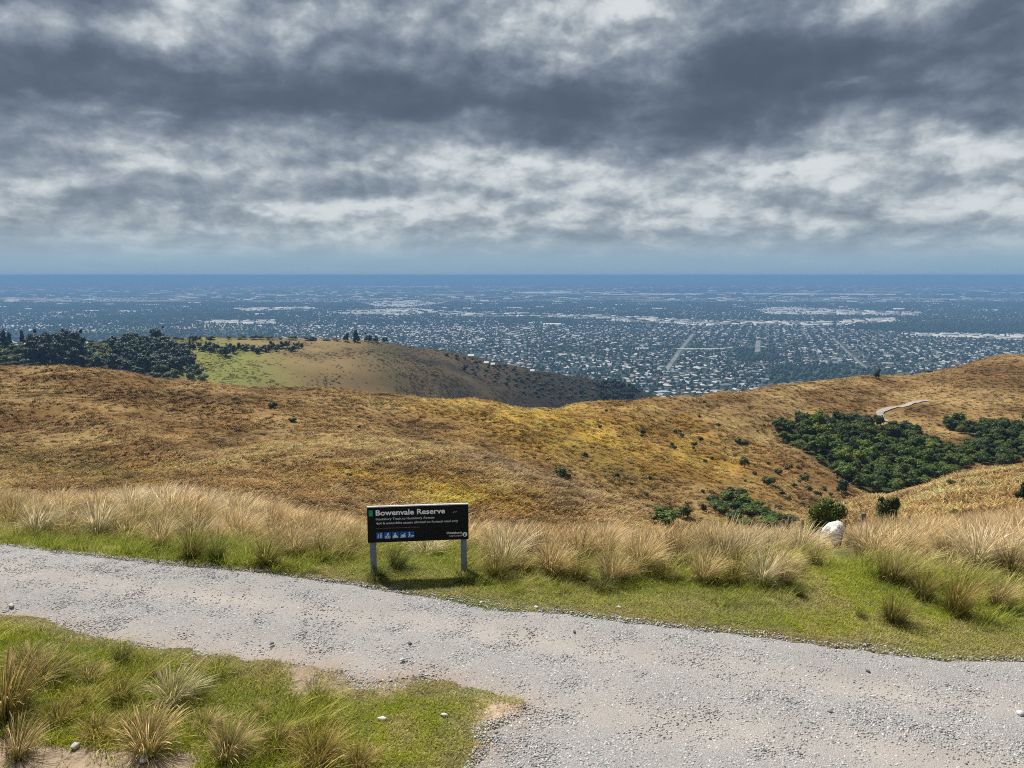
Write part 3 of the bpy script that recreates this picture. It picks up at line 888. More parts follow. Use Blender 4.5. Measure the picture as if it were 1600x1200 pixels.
# ------------------------------------------------------------------ grass
def blades(r, n, h0, h1, base_r, tilt, curl, width, segs=3, lean=(0, 0), head=0.0):
    """n bent tapering blades; returns V, F4, F3, h"""
    t = np.linspace(0, 1, segs + 1)
    V, F4, F3, hh = [], [], [], []
    off = 0
    for i in range(n):
        a = r.uniform(0, 2 * pi); rr = base_r * math.sqrt(r.random())
        L = r.uniform(h0, h1)
        ti = tilt * (rr / max(base_r, 1e-6)) * r.uniform(.4, 1.3) + r.uniform(0, .12)
        cu = curl * r.uniform(.4, 1.4)
        dx, dy = cos(a), sin(a)
        ang = ti + cu * t                     # angle from vertical along the blade
        seg = L / segs
        hx = np.concatenate([[0], np.cumsum(np.sin(ang[1:]) * seg)])
        vz = np.concatenate([[0], np.cumsum(np.cos(ang[1:]) * seg)])
        X = rr * dx + dx * hx + lean[0] * (t ** 1.6) * L; Y = rr * dy + dy * hx + lean[1] * (t ** 1.6) * L
        sa = a + pi / 2 + r.uniform(-.7, .7)
        w = width * r.uniform(.6, 1.3) * (1 - t ** 1.5 * .85)
        if head: w = w * (1 + head * np.exp(-((t - .82) / .16) ** 2) * (1 if r.random() < .75 else 0))
        sx, sy = cos(sa) * w / 2, sin(sa) * w / 2
        A = np.stack([X - sx, Y - sy, vz], 1); B = np.stack([X + sx, Y + sy, vz], 1)
        P = np.empty((2 * segs + 1, 3)); P[0:2 * segs:2] = A[:-1]; P[1:2 * segs:2] = B[:-1]; P[-1] = (A[-1] + B[-1]) / 2
        V.append(P); hh.append(np.concatenate([np.repeat(t[:-1], 2), [1.0]]) * .98 + r.randrange(8))
        for k in range(segs - 1): F4.append((off + 2 * k, off + 2 * k + 1, off + 2 * k + 3, off + 2 * k + 2))
        F3.append((off + 2 * segs - 2, off + 2 * segs - 1, off + 2 * segs)); off += 2 * segs + 1
    return np.concatenate(V), np.array(F4) if F4 else None, np.array(F3), np.concatenate(hh)


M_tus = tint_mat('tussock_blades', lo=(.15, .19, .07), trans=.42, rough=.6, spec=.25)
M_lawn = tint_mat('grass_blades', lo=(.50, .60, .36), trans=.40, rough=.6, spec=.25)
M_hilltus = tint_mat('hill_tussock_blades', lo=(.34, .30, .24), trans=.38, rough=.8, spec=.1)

TPRO = []
for i in range(6):
    r = random.Random(100 + i)
    ln = (.10, .22, .05, .34, .16, .28)[i]
    # spray of seed stalks, dense domed skirt of leaf, dead thatch lying at the foot
    parts = [blades(r, 300, .55, 1.05, .20, .30, .95, .0085, 5, lean=(ln * .8, .02), head=2.4),
             blades(r, 330, .36, .66, .24, .75, .85, .0082, 3, lean=(ln * .6, 0)),
             blades(r, 70, .25, .45, .22, 1.15, 1.0, .010, 3, lean=(ln * .3, 0))]
    V, q4, q3, hh, off = [], [], [], [], 0
    for (pv_, f4_, f3_, h_), top in zip(parts, (1.0, .52, .60)):
        V.append(pv_); q4.append(f4_ + off); q3.append(f3_ + off); off += len(pv_)
        hh.append(np.floor(h_) + (h_ - np.floor(h_)) * top)
    TPRO.append((np.concatenate(V), np.concatenate(q4), np.concatenate(q3), np.concatenate(hh)))
TME = [mesh_np('tussock_blades', p[0], p[1], [M_tus], {'h': ('FLOAT', p[3])}, F3=p[2]) for p in TPRO]

STRAW = np.array([.94, .68, .35]); PALE = np.array([.98, .80, .52]); OLIV = np.array([.42, .34, .11]); DARKG = np.array([.17, .18, .05]); GOLD = np.array([.70, .49, .18])


def tussock(x, y, k, sc_, tint, label, group, rot=None, wide=1.0, sink=.04):
    z = float(height(x, y))
    o = link('tussock', TME[k % 6], loc=(x, y, z - sink), rot=(0, 0, rot if rot is not None else random.uniform(-.7, .7)), scale=(sc_ * wide, sc_ * wide, sc_))
    tag(o, label, 'tussock', group, tint=tint)
    return o


def tus_px(px_, py_, wpx, hpx, tint, label, k, rot=None, mult=1.0):
    x, d, z = [float(v[0]) for v in hit(px_, py_)]
    hgt = hpx / FPX * d * (1.0 if py_ < 1000 else .88)
    tussock(x, d, k, hgt / .82, tint, label, 'free-standing tussocks on the mown grass', rot, wide=(wpx / FPX * d) / (hgt * 1.42))


LONE = [(1248, 932, 24, 34, DARKG * 1.5, 'small dark tussock standing alone at the front of the right lawn'),
        (1396, 974, 62, 62, OLIV * .8, 'dark olive double-crowned tussock on the right lawn nearest the road'),
        (1345, 966, 22, 26, DARKG * 1.6, 'tiny dark tussock on the right lawn, left of the double-crowned one'),
        (1494, 962, 66, 92, GOLD * .8, 'tall yellow-olive tussock with pale spray on the lawn at far right'),
        (1442, 938, 52, 66, OLIV, 'dark bushy tussock between the yellow one and the double-crowned one'),
        (1384, 908, 48, 58, OLIV * .9, 'brown-topped dark tussock at the front edge of the tussock field, right of the sheep'),
        (190, 1036, 36, 50, DARKG * 1.3, 'upright dark rushy tussock alone on the near grass'),
        (270, 1100, 86, 76, PALE * .85, 'pale feathery tussock in the middle of the near grass'),
        (8, 1120, 130, 140, GOLD * .75, 'big golden tussock cut by the left edge of the view'),
        (30, 1185, 70, 90, STRAW * .8, 'dry straw tussock drooping over the bank at bottom left'),
        (232, 1180, 100, 100, STRAW, 'blond tussock leaning right over the dirt at the bottom left'),
        (356, 1184, 86, 92, STRAW * .8, 'brown-centred tussock on the near bank, between the blond one and the golden one'),
        (498, 1194, 90, 84, GOLD * .8, 'golden tussock at the bottom edge, rightmost of the near grass'),
        (70, 1062, 90, 60, OLIV * 1.1, 'olive tussock near the left edge above the big golden one'),
        (40, 1040, 70, 44, STRAW * .7, 'low straw-coloured tussock at the left edge of the near grass'),
        (185, 1096, 60, 62, OLIV, 'green-gold tussock left of the pale feathery one'),
        (312, 1086, 40, 30, DARKG * 1.4, 'low dark brown tussock right of the pale feathery one'),
        (210, 1150, 80, 56, OLIV * 1.2, 'olive-yellow tussock behind the blond leaning one'),
        (430, 1168, 70, 42, GOLD * .7, 'low gold-green tussock in the short grass left of the bottom golden one'),
        (620, 888, 50, 46, DARKG * 1.2, 'round dark green tussock under the sign beside its left post'),
        (666, 866, 62, 34, PALE * 1.1, 'whitish seeding tussock seen under the middle of the sign'),
        (588, 905, 46, 28, DARKG, 'dark grass clump round the foot of the left post'),
        (724, 912, 40, 26, DARKG, 'dark grass clump round the foot of the right post'),
        (300, 872, 60, 66, OLIV * .8, 'dark-centred tussock at the front of the left tussock bank'),
        (338, 878, 40, 52, DARKG * 1.2, 'dark green upright tussock by the road, left of the sign'),
        (505, 874, 60, 44, OLIV, 'grey-olive tussock in the grass just left of the sign'),
        (940, 922, 44, 26, DARKG * 1.4, 'low dark clump on the lawn right of the sign'),
        (1040, 905, 44, 30, OLIV, 'small olive clump at the front of the tussock field right of the sign'),
        (775, 902, 60, 56, OLIV, 'olive-based tussock just right of the sign'),
        (790, 888, 78, 74, PALE, 'pale feathery tussock at the front of the bank, first to the right of the sign'),
        (860, 896, 58, 66, STRAW * .75, 'dark-based brown-topped tussock at the front of the bank, second to the right of the sign'),
        (905, 908, 50, 54, OLIV, 'grey-olive tussock at the front of the bank, third to the right of the sign'),
        (956, 910, 56, 58, STRAW * .8, 'straw tussock with a dark heart midway between the sign and the sheep'),
        (1000, 893, 74, 76, STRAW * .9, 'broad fluffy tussock midway between the sign and the sheep'),
        (1192, 914, 62, 62, PALE, 'pale upright seeding tussock at the front of the bank left of the sheep'),
        (1226, 914, 44, 58, STRAW * .7, 'brown tussock with a dark base just left of the lawn gap before the sheep'),
        (1272, 884, 46, 44, OLIV, 'greenish tussock on the lawn edge just in front of the sheep'),
        (415, 884, 64, 60, OLIV, 'olive tussock at the front of the left bank, halfway to the sign'),
        (90, 1130, 56, 50, GOLD * .8, 'short golden clump right of the big one at the left edge'),
        (140, 1062, 50, 40, STRAW * .8, 'low straw clump on the near grass below the dark rushy tussock, to its left'),
        (120, 1100, 44, 38, OLIV * 1.2, 'small olive clump between the big golden tussock and the green-gold one'),
        (320, 1140, 56, 44, STRAW * .85, 'low blond clump behind the brown-centred tussock'),
        (400, 1120, 44, 30, OLIV * 1.3, 'low yellow-green clump in the short grass right of the pale feathery tussock'),
        (560, 1196, 60, 50, GOLD * .85, 'golden clump at the bottom edge right of the golden tussock'),
        (150, 1150, 60, 44, GOLD * .9, 'yellow clump at the edge of the bare dirt'),
        (235, 1056, 40, 30, OLIV, 'small dull green clump just below the dark rushy tussock'),
        (250, 858, 54, 54, STRAW * .75, 'brown-gold tussock at the front of the left bank, just right of the silvery pair'),
        (460, 868, 58, 56, STRAW * .8, 'straw tussock of the left bank, between the olive one and the grey-olive one'),
        (545, 866, 50, 50, OLIV * 1.1, 'olive tussock right beside the left edge of the sign board'),
        (1100, 908, 60, 58, STRAW * .85, 'straw tussock at the front of the bank, two clumps left of the pale upright one'),
        (1145, 912, 44, 40, OLIV, 'low olive tussock at the front of the bank just left of the pale upright one'),
        (1560, 948, 60, 62, STRAW * .8, 'straw tussock at the front of the bank right of the tall yellow-olive one'),
        (155, 842, 70, 78, PALE, 'big silvery tussock at the front of the left bank'),
        (60, 838, 70, 70, PALE * .95, 'silvery tussock at the front of the bank near the left edge')]
for k, (a_, b_, w_, h_, t_, lab) in enumerate(LONE):
    tus_px(a_, b_, w_, h_, t_, lab, k, rot=random.uniform(-.5, .5))


def brow(x):
    """distance at which the near ground rolls over"""
    return np.interp(x, [-30, -16, 0, 7, 11, 14, 25, 40], [23, 23, 23, 24, 26, 30, 38, 44])


def blue_noise(x, y, rad):
    """greedy thinning on a hash grid"""
    keep = []; cell = {}
    rmax = float(np.max(rad))
    for i in range(len(x)):
        cx, cy = int(x[i] // rmax), int(y[i] // rmax); good = True
        for a in (-1, 0, 1):
            for b in (-1, 0, 1):
                for j in cell.get((cx + a, cy + b), ()):
                    if (x[i] - x[j]) ** 2 + (y[i] - y[j]) ** 2 < (min(rad[i], rad[j])) ** 2: good = False; break
                if not good: break
            if not good: break
        if good: keep.append(i); cell.setdefault((cx, cy), []).append(i)
    return np.array(keep)


def tus_zone(x, y):
    """how far into the tussock bank, metres (positive inside)"""
    return y - np.interp(x, TUS[:, 0], TUS[:, 1])


def tus_tint(x, y):
    n = fbm(x, y, 3.5, 3, 101); r_ = rng.random(np.shape(x)) if np.ndim(x) else random.random()
    tz = tus_zone(x, y)
    t = STRAW[None] + (PALE - STRAW)[None] * np.clip(n * 1.5 + .15 + (r_ - .5) * .9, 0, 1)[..., None]
    g = np.clip(.62 - tz * .16 + fbm(x, y, 2.2, 3, 103) * .9, 0, 1) * (1 - .45 * r_)
    t = t + ((OLIV * 1.25)[None] - t) * g[..., None]
    dk = (rng.random(np.shape(x)) < .26)[..., None]
    t = np.where(dk, t * np.array([.62, .60, .50]), t)
    return t * (.70 + .45 * rng.random(np.shape(x)))[..., None]


def build_tussock_bank():
    n = 26000
    x = rng.uniform(-26, 34, n); y = rng.uniform(12, 46, n)
    z = height(x, y); px, py = project(x, y, z)
    tz = tus_zone(x, y)
    ok = (px > -110) & (px < 1710) & (tz > 0) & (y < brow(x) * 1.22) & (rng.random(n) < .55 + .45 * sstep(0, 1.2, tz))
    ok &= ~((px > 555) & (px < 760) & (tz < 1.3)) & ~((np.abs(px - 1304) < np.where(y < 20.5, 46, 26)) & (y > 13.5) & (y < 24))
    ok &= ~((fbm(x, y, 2.8, 3, 105) > .34) & (tz < 4))
    x, y = x[ok], y[ok]
    rad = .46 + .34 * rng.random(len(x)) + .012 * (y - 14)
    o = np.argsort(rng.random(len(x))); x, y, rad = x[o], y[o], rad[o]
    k = blue_noise(x, y, rad); x, y = x[k], y[k]
    sz = np.clip(.60 + .45 * rng.random(len(x)) + .25 * fbm(x, y, 3, 2, 107), .5, 1.25) * (.70 + .30 * sstep(0, 2.0, tus_zone(x, y)))
    sz *= np.where(x < -4, .95, 1.0)
    tint = tus_tint(x, y)
    big = np.argsort(-(sz / y))
    nobj = 300 - len(LONE)
    for i in big[:nobj]:
        p = float(project(x[i], y[i], height(x[i], y[i]))[0])
        deep = float(tus_zone(x[i], y[i])) > 1.6
        side = 'left of the sign' if p < 570 else ('behind the sign' if p < 735 else ('between the sign and the sheep' if p < 1280 else 'right of the sheep'))
        tm = float(tint[i].mean()); tr_ = float(tint[i][2] / tint[i][0])
        hue = 'olive' if tr_ < .33 else ('whitish' if tm > .62 else ('straw-coloured' if tm > .42 else 'brown'))
        size_ = 'tall' if sz[i] > .95 else ('middling' if sz[i] > .75 else 'low')
        lab = f"{size_} {hue} tussock {'inside' if deep else 'along the front of'} the dense bank {side}"
        tussock(float(x[i]), float(y[i]), int(i), float(sz[i]), tint[i], lab, f"tussocks {'inside' if deep else 'along the front of'} the bank {side}", wide=.86)
    rest = big[nobj:]
    x, y, sz, tint = x[rest], y[rest], sz[rest], tint[rest]
    kk = len(x)
    o = geo_scatter('tussock_field', TPRO, np.stack([x, y, height(x, y) - .05], 1), np.stack([np.zeros(kk), np.zeros(kk), rng.uniform(-.7, .7, kk)], 1),
                    np.stack([sz * .86, sz * .86, sz], 1), rng.integers(0, 6, kk), tint, [M_tus])
    tag(o, kind='stuff')
    print('bank tussocks', nobj, kk)


build_tussock_bank()


def build_lawn():
    # short grass
    n = 330000
    x = rng.uniform(-15, 15, n); y = rng.uniform(5.0, 22, n)
    z = height(x, y); px, py = project(x, y, z)
    sd = road_sd(x, y) + rag(x, y)
    dirtb = fbm(x, y, 1.1, 4, 111)
    ok = (px > -60) & (px < 1660) & (py < 1270) & (sd < .03) & (tus_zone(x, y) < 1.8)
    edge = sstep(-.45, .02, sd)                       # thin, dry fringe along the gravel
    ok &= rng.random(n) < np.clip(1.05 - .65 * edge + dirtb * .5, .08, 1)
    dpx = ((px < 300) & (py > 1150 + px * .12 + dirtb * 22)) | ((px > 455) & (px < 620) & (py > 1040) & (py < 1085 + dirtb * 30) & (dirtb > -.25)) | ((px > 760) & (py > 1100) & (dirtb > -.1))
    ok &= ~(dpx & (rng.random(n) < .93))
    x, y, z, sd, px, py = [v[ok] for v in (x, y, z, sd, px, py)]
    k = len(x)
    nn = fbm(x, y, 1.6, 4, 113); n2 = fbm(x, y, .45, 2, 115)
    G = np.array([.42, .49, .016]); G2 = np.array([.74, .66, .06]); DRY = np.array([.70, .57, .29])
    t = G + (G2 - G) * np.clip(.35 + nn * 1.1 + n2 * .5, 0, 1)[:, None]
    dry = np.clip(sstep(-.55, 0, sd) * .85 + sstep(.15, .5, nn + n2 * .4) * .5 + .45 * (px > 1480) * (py > 965), 0, 1)
    dry = np.clip(dry + (rng.random(k) < .22) * .6 + .3 * sstep(.1, .45, fbm(x, y, 3.2, 3, 117)) + .7 * np.exp(-((px - 1130) / 150) ** 2 - ((py - 945) / 22) ** 2), 0, 1)
    t = t + (DRY - t) * dry[:, None]
    t *= (.75 + .5 * rng.random(k))[:, None]
    hs = (.75 + .5 * rng.random(k)) * (1 - .35 * sstep(-.4, .0, sd)) * (1 + .5 * (px < 520) * (py > 985) + .25 * sstep(0, 1.2, tus_zone(x, y)))
    pro = [blades(random.Random(200 + i), 11, .03, .075, .05, .5, .9, .0062, 2) for i in range(5)]
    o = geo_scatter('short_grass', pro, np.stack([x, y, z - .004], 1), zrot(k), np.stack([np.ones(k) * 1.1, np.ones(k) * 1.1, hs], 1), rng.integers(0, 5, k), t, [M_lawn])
    tag(o, kind='stuff')
    print('lawn', k)
    # taller rank grass between and in front of the tussocks and on the near bank
    n = 90000
    x = rng.uniform(-24, 32, n); y = rng.uniform(5.2, 42, n)
    z = height(x, y); px, py = project(x, y, z); sd = road_sd(x, y) + rag(x, y); tz = tus_zone(x, y)
    nn = fbm(x, y, 1.8, 3, 121)
    bank = (tz > -.8 - .7 * nn - .8 * (px < 480)) & (y < brow(x) * 1.15)
    nearl = (px < 520 - (py - 1000) * .1) & (py > 985) & (nn > -.08) & (sd < -.35) & ~((px < 300) & (py > 1150 + px * .1))
    bank &= ~((np.abs(px - 1304) < 38) & (y > 14.5) & (y < 21.9) & (rng.random(n) < .94))
    ok = (px > -60) & (px < 1660) & (py < 1270) & (sd < -.08) & (bank | nearl) & (rng.random(n) < np.clip(.75 + nn + .6 * ((tz > -1.3) & (tz < .6) & (px < 760)), .12, 1)) & (rng.random(n) < np.clip(12 / y, 0, 1) ** .7)
    x, y, z, px, py, tz = [v[ok] for v in (x, y, z, px, py, tz)]; k = len(x)
    g = np.clip(.8 - .22 * tz + fbm(x, y, 1.4, 3, 123) * .8, 0, 1)[:, None]
    t = np.array([.74, .56, .27]) * (1 - g) + np.array([.42, .44, .07]) * g
    t *= (.7 + .6 * rng.random(k))[:, None]
    hs = (.6 + .7 * rng.random(k)) * np.where(tz > .2, 1.0, np.where(px < 560, .85, .68))
    nl = (px < 640) & (py > 980)
    gn = np.clip(.5 + fbm(x, y, .9, 3, 127), 0, 1)[:, None]
    t = np.where(nl[:, None], (np.array([.70, .56, .16]) * (1 - gn) + np.array([.40, .46, .06]) * gn) * (.65 + .6 * rng.random(k))[:, None], t)
    hs = np.where(nl, hs * .95, hs)
    pro = [blades(random.Random(300 + i), 26, .14, .42, .12, .5, .7, .0075, 3, lean=((.05, .15, .3, .42, .22)[i], 0), head=.9) for i in range(5)]
    o = geo_scatter('rank_grass', pro, np.stack([x, y, z - .01], 1), np.stack([np.zeros(k), np.zeros(k), rng.uniform(-.8, .8, k)], 1), np.repeat(hs[:, None], 3, 1), rng.integers(0, 5, k), t, [M_lawn])
    tag(o, kind='stuff')
    print('rank', k)


build_lawn()


def build_hill_tussocks():
    n = 300000
    s = rng.uniform(-.78, .78, n); d = np.exp(rng.uniform(math.log(58), math.log(470), n))
    x = s * d; z = height(x, d)
    px, py = project(x, d, z)
    ok = seen(x, d, z + .5, .004) & (px > -60) & (px < 1660)
    # not on the far track, not under the gully bush
    dens = np.clip(.80 + 1.2 * fbm(x, d, 9, 4, 131), .25, 1)
    ok &= rng.random(n) < dens
    ok &= ~((poly_sd(px, py, GULLY) > -2) | (poly_sd(px, py, GULLY_R) > -2) | (poly_sd(px, py, TRACKPX) > -2.5))
    x, d, z = x[ok], d[ok], z[ok]; k = len(x)
    C = ground_colour(x, d)
    lum = .55 + 1.5 * rng.random(k) ** 1.4 + .7 * fbm(x, d, 4, 2, 133)
    t = C * np.clip(lum, .3, 3)[:, None] * 1.65
    pale = (rng.random(k) < .30)[:, None]
    t = np.where(pale, t * .4 + np.array([.60, .45, .25]) * .8, t)
    t = np.where((rng.random(k) < .12)[:, None], t * .40, t) * 1.12
    t = np.clip(t, .01, .8)
    sz = np.clip((.72 + .0014 * d) * (.45 + 1.25 * rng.random(k) ** 2.2), .3, 2.2)
    pro = [blades(random.Random(400 + i), 26, .45, .85, .20, .75, 1.25, .095, 2, lean=(.28, -.05)) for i in range(4)]
    o = geo_scatter('hill_tussocks', pro, np.stack([x, d, z - .04], 1), np.stack([np.zeros(k), np.zeros(k), rng.uniform(-.6, .6, k)], 1),
                    np.stack([sz * 1.15, sz * 1.0, sz * .85], 1), rng.integers(0, 4, k), t, [M_hilltus])
    tag(o, kind='stuff')
    print('hill tussocks', k)


TRACKPX = [(1372, 645), (1376, 640), (1440, 626), (1450, 629), (1390, 642), (1384, 648), (1392, 658), (1380, 660)]
build_hill_tussocks()


def build_far_scrub():
    n = 90000
    s = rng.uniform(-.75, .30, n); d = np.exp(rng.uniform(math.log(540), math.log(1250), n)); x = s * d; z = height(x, d)
    px, py = project(x, d, z)
    ok = seen(x, d, z + 1.0, .003) & (px > -40) & (px > 285 + (py - 545) * .4) & (rng.random(n) < np.clip(.30 + fbm(x, d, 34, 3, 141) * 1.4 + .4 * sstep(560, 760, px), .03, 1))
    x, d, z, px = x[ok], d[ok], z[ok], px[ok]; k = len(x)
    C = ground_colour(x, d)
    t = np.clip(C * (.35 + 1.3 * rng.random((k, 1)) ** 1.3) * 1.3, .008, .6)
    sz = rng.uniform(1.2, 3.0, k)
    pro = [blades(random.Random(450 + i), 18, .3, .6, .3, .8, 1.2, .10, 2, lean=(.1, 0)) for i in range(3)]
    o = geo_scatter('far_hill_scrub', pro, np.stack([x, d, z - .05], 1), zrot(k), np.stack([sz * 1.5, sz * 1.1, sz * .8], 1), rng.integers(0, 3, k), t, [M_hilltus])
    tag(o, kind='stuff')
    print('far scrub', k)


build_far_scrub()


# ------------------------------------------------------------------ far farm track
def build_track():
    m = simple_mat('track_clay', (.44, .39, .34), (.36, .31, .26), .5)
    cl = [(1383, 659.5), (1376, 651), (1374, 645), (1384, 640.5), (1402, 636.5), (1422, 631.5), (1436, 628), (1450, 626.5)]
    x, d, z = hit([c[0] for c in cl], [c[1] for c in cl])
    P = np.stack([x, d], 1)
    t = np.linspace(0, len(P) - 1, 70)
    Q = np.stack([np.interp(t, range(len(P)), P[:, 0]), np.interp(t, range(len(P)), P[:, 1])], 1)
    for _ in range(6): Q[1:-1] = (Q[:-2] + 2 * Q[1:-1] + Q[2:]) / 4
    T = np.gradient(Q, axis=0); T /= np.linalg.norm(T, axis=1)[:, None]; N = np.stack([-T[:, 1], T[:, 0]], 1)
    W = 1.35 * np.interp(t, [0, 5, 7], [1.05, 1, .7])[:, None]
    rows = []
    for f in (-1, -.5, 0, .5, 1):
        A = Q + N * f * W; rows.append(np.stack([A[:, 0], A[:, 1], height(A[:, 0], A[:, 1]) + .35], 1))
    V = np.stack(rows, 1).reshape(-1, 3)
    o = link('farm_track', mesh_np('farm_track', V, grid_faces(70, 5), [m])); tag(o, kind='structure')
    # second, fainter piece further on
    m2 = simple_mat('track_grass', (.30, .21, .12), (.20, .14, .08), .3)
    for cl in ([(1475, 622), (1490, 620), (1520, 620.5), (1560, 622)], [(1400, 594), (1440, 600), (1500, 602)], [(840, 634), (1000, 641), (1100, 645), (1200, 645)]):
        x, d, z = hit([c[0] for c in cl], [c[1] for c in cl])
        t = np.linspace(0, len(cl) - 1, 60); X = np.interp(t, range(len(cl)), x); Y = np.interp(t, range(len(cl)), d)
        rows = [np.stack([X, Y + f, height(X, Y + f) + .08], 1) for f in (-.5, 0, .5)]
        o = link('sheep_track', mesh_np('sheep_track', np.stack(rows, 1).reshape(-1, 3), grid_faces(60, 3), [m2])); tag(o, kind='structure')


build_track()


# ------------------------------------------------------------------ trees and shrubs
def leaf_mat(name, c1, c2, trans=.25):
    m = bpy.data.materials.new(name); m.use_nodes = True
    nt = NT(m.node_tree); b = nt.n['Principled BSDF']; out = nt.n['Material Output']
    b.inputs['Roughness'].default_value = .55; b.inputs['Specular IOR Level'].default_value = .3
    a = nt.add('ShaderNodeAttribute', attribute_name='v').outputs['Fac']
    oi = nt.add('ShaderNodeObjectInfo').outputs['Random']
    f = nt.math('ADD', nt.math('MULTIPLY', a, .65), nt.math('MULTIPLY', oi, .45), clamp=True)
    col = nt.mix(f, c1, c2)
    t = nt.add('ShaderNodeAttribute', attribute_name='tint', attribute_type='INSTANCER').outputs['Color']
    col = nt.vmath('MULTIPLY', col, t)
    nt.l.new(col, b.inputs['Base Color'])
    tr = nt.add('ShaderNodeBsdfTranslucent', {'Color': col})
    mx = nt.add('ShaderNodeMixShader', {0: trans, 1: b.outputs[0], 2: tr.outputs[0]})
    nt.l.new(mx.outputs[0], out.inputs['Surface'])
    return m


M_broad = leaf_mat('broadleaf_foliage', (.045, .078, .012), (.160, .215, .034))
M_pine = leaf_mat('pine_foliage', (.012, .026, .012), (.036, .060, .022), .12)
M_bark = simple_mat('bark', (.10, .075, .055), (.16, .13, .10), 6, .95, .6, .02)


def crown_mesh(name, mat, lumps, n, leaf, r, core=True, droop=0.0, stretch=1.0):
    """leaf clumps spread through lumpy volumes; unit height"""
    V, F, va = [], [], []
    w = np.array([l[3] ** 2 for l in lumps]); w /= w.sum()
    idx = r.choice(len(lumps), n, p=w)
    L = np.array(lumps)[idx]
    d = r.normal(size=(n, 3)); d /= np.linalg.norm(d, axis=1)[:, None]
    rad = L[:, 3] * (.72 + .36 * r.random(n))
    lump3 = np.stack([L[:, 3], L[:, 3], L[:, 3] * stretch], 1)
    C = L[:, :3] + d * rad[:, None] * (lump3 / L[:, 3:4])
    nr = d * .7 + r.normal(size=(n, 3)) * .55 + np.array([0, 0, .25 - droop])
    nr /= np.linalg.norm(nr, axis=1)[:, None]
    up = r.normal(size=(n, 3)); u = np.cross(nr, up); u /= np.linalg.norm(u, axis=1)[:, None]; v = np.cross(nr, u)
    s = leaf * (.6 + .9 * r.random(n))[:, None]
    # each clump is a folded pair of triangles around a raised middle edge
    P = np.stack([C - u * s - v * s * .55, C + v * s * .2 + nr * s * .35 - u * s * .1, C + u * s - v * s * .3, C + v * s * .95], 1)
    V = P.reshape(-1, 3); b0 = np.arange(n) * 4
    F3 = np.concatenate([np.stack([b0, b0 + 1, b0 + 3], 1), np.stack([b0 + 1, b0 + 2, b0 + 3], 1), np.stack([b0, b0 + 2, b0 + 1], 1)])
    va = np.repeat(r.random(n), 4)
    if core:
        off = len(V); Vc, Fc = [], []
        bm = bmesh.new(); bmesh.ops.create_icosphere(bm, subdivisions=1, radius=1)
        cv = np.array([q.co[:] for q in bm.verts]); cf = np.array([[q.index for q in f.verts] for f in bm.faces]); bm.free()
        for l in lumps:
            k = cv * np.array([l[3], l[3], l[3] * stretch]) * (.74 + .12 * r.random((len(cv), 1))) + np.array(l[:3])
            Vc.append(k); Fc.append(cf + off); off += len(cv)
        V = np.concatenate([V] + Vc); F3 = np.concatenate([F3] + Fc); va = np.concatenate([va, np.zeros(off - len(va))])
    return mesh_np(name, V, None, [mat], {'v': ('FLOAT', va)}, F3=F3)


def trunk_mesh(name, h, r0, limbs, rnd, stems=1):
    bm = bmesh.new()

    def tube(p0, p1, ra, rb, seg=6, n=3):
        p0, p1 = Vector(p0), Vector(p1); prev = None
        ax = (p1 - p0).normalized(); e1 = ax.orthogonal().normalized(); e2 = ax.cross(e1)
        for k in range(n + 1):
            f = k / n; c = p0.lerp(p1, f) + Vector((rnd.uniform(-1, 1), rnd.uniform(-1, 1), 0)) * ra * .5 * (0 < k < n); rr = ra + (rb - ra) * f
            ring = [bm.verts.new(c + (e1 * cos(2 * pi * j / seg) + e2 * sin(2 * pi * j / seg)) * rr) for j in range(seg)]
            if prev:
                for j in range(seg): bm.faces.new((prev[j], prev[(j + 1) % seg], ring[(j + 1) % seg], ring[j]))
            prev = ring
        bm.faces.new(prev)
    for st in range(stems):
        a = 2 * pi * st / stems + rnd.random(); sp = 0 if stems == 1 else .16
        top = (cos(a) * sp, sin(a) * sp, h)
        tube((cos(a) * sp * .15, sin(a) * sp * .15, -.06), top, r0, r0 * .45)
        for k in range(limbs):
            b_ = rnd.uniform(0, 2 * pi); f = rnd.uniform(.45, .95)
            p = Vector((top[0] * f, top[1] * f, h * f))
            tube(p, p + Vector((cos(b_) * .2, sin(b_) * .2, .22)), r0 * .45, r0 * .15, 5, 2)
    me = bpy.data.meshes.new(name); bm.to_mesh(me); bm.free(); me.materials.append(M_bark)
    return me


def rlumps(r, n, spread, zc, zs, r0, r1):
    return [(r.normal() * spread, r.normal() * spread, zc + r.uniform(-zs, zs), r.uniform(r0, r1)) for _ in range(n)]


def nr_(k): return np.random.default_rng(k)


BROAD = []
for i in range(5):
    r = nr_(20 + i)
    lumps = [(0, 0, .55, .30)] + [(cos(a) * q, sin(a) * q, z_, rr) for a, q, z_, rr in zip(r.uniform(0, 6.28, 8), r.uniform(.16, .34, 8), r.uniform(.35, .78, 8), r.uniform(.13, .22, 8))]
    BROAD.append((crown_mesh('tree_crown', M_broad, lumps, 620, .042, r), trunk_mesh('tree_trunk', .45, .035, 3, random.Random(i))))
PINE = []
for i in range(5):
    r = nr_(40 + i)
    lumps = []
    for k in range(11):
        z_ = .16 + k * .073; q = (.27 * (1 - (z_ - .1) ** 1.3) + .02) * r.uniform(.6, 1.15)
        a = r.uniform(0, 6.28)
        lumps += [(cos(a) * q * .75, sin(a) * q * .75, z_, .05 + q * .42), (cos(a + 2.4) * q * .7, sin(a + 2.4) * q * .7, z_ + .02, .05 + q * .38)]
    lumps.append((r.normal() * .015, r.normal() * .015, .95, .045))
    PINE.append((crown_mesh('pine_crown', M_pine, lumps, 800, .034, r, droop=.1), trunk_mesh('pine_trunk', .8, .028, 2, random.Random(50 + i))))
MACRO = []
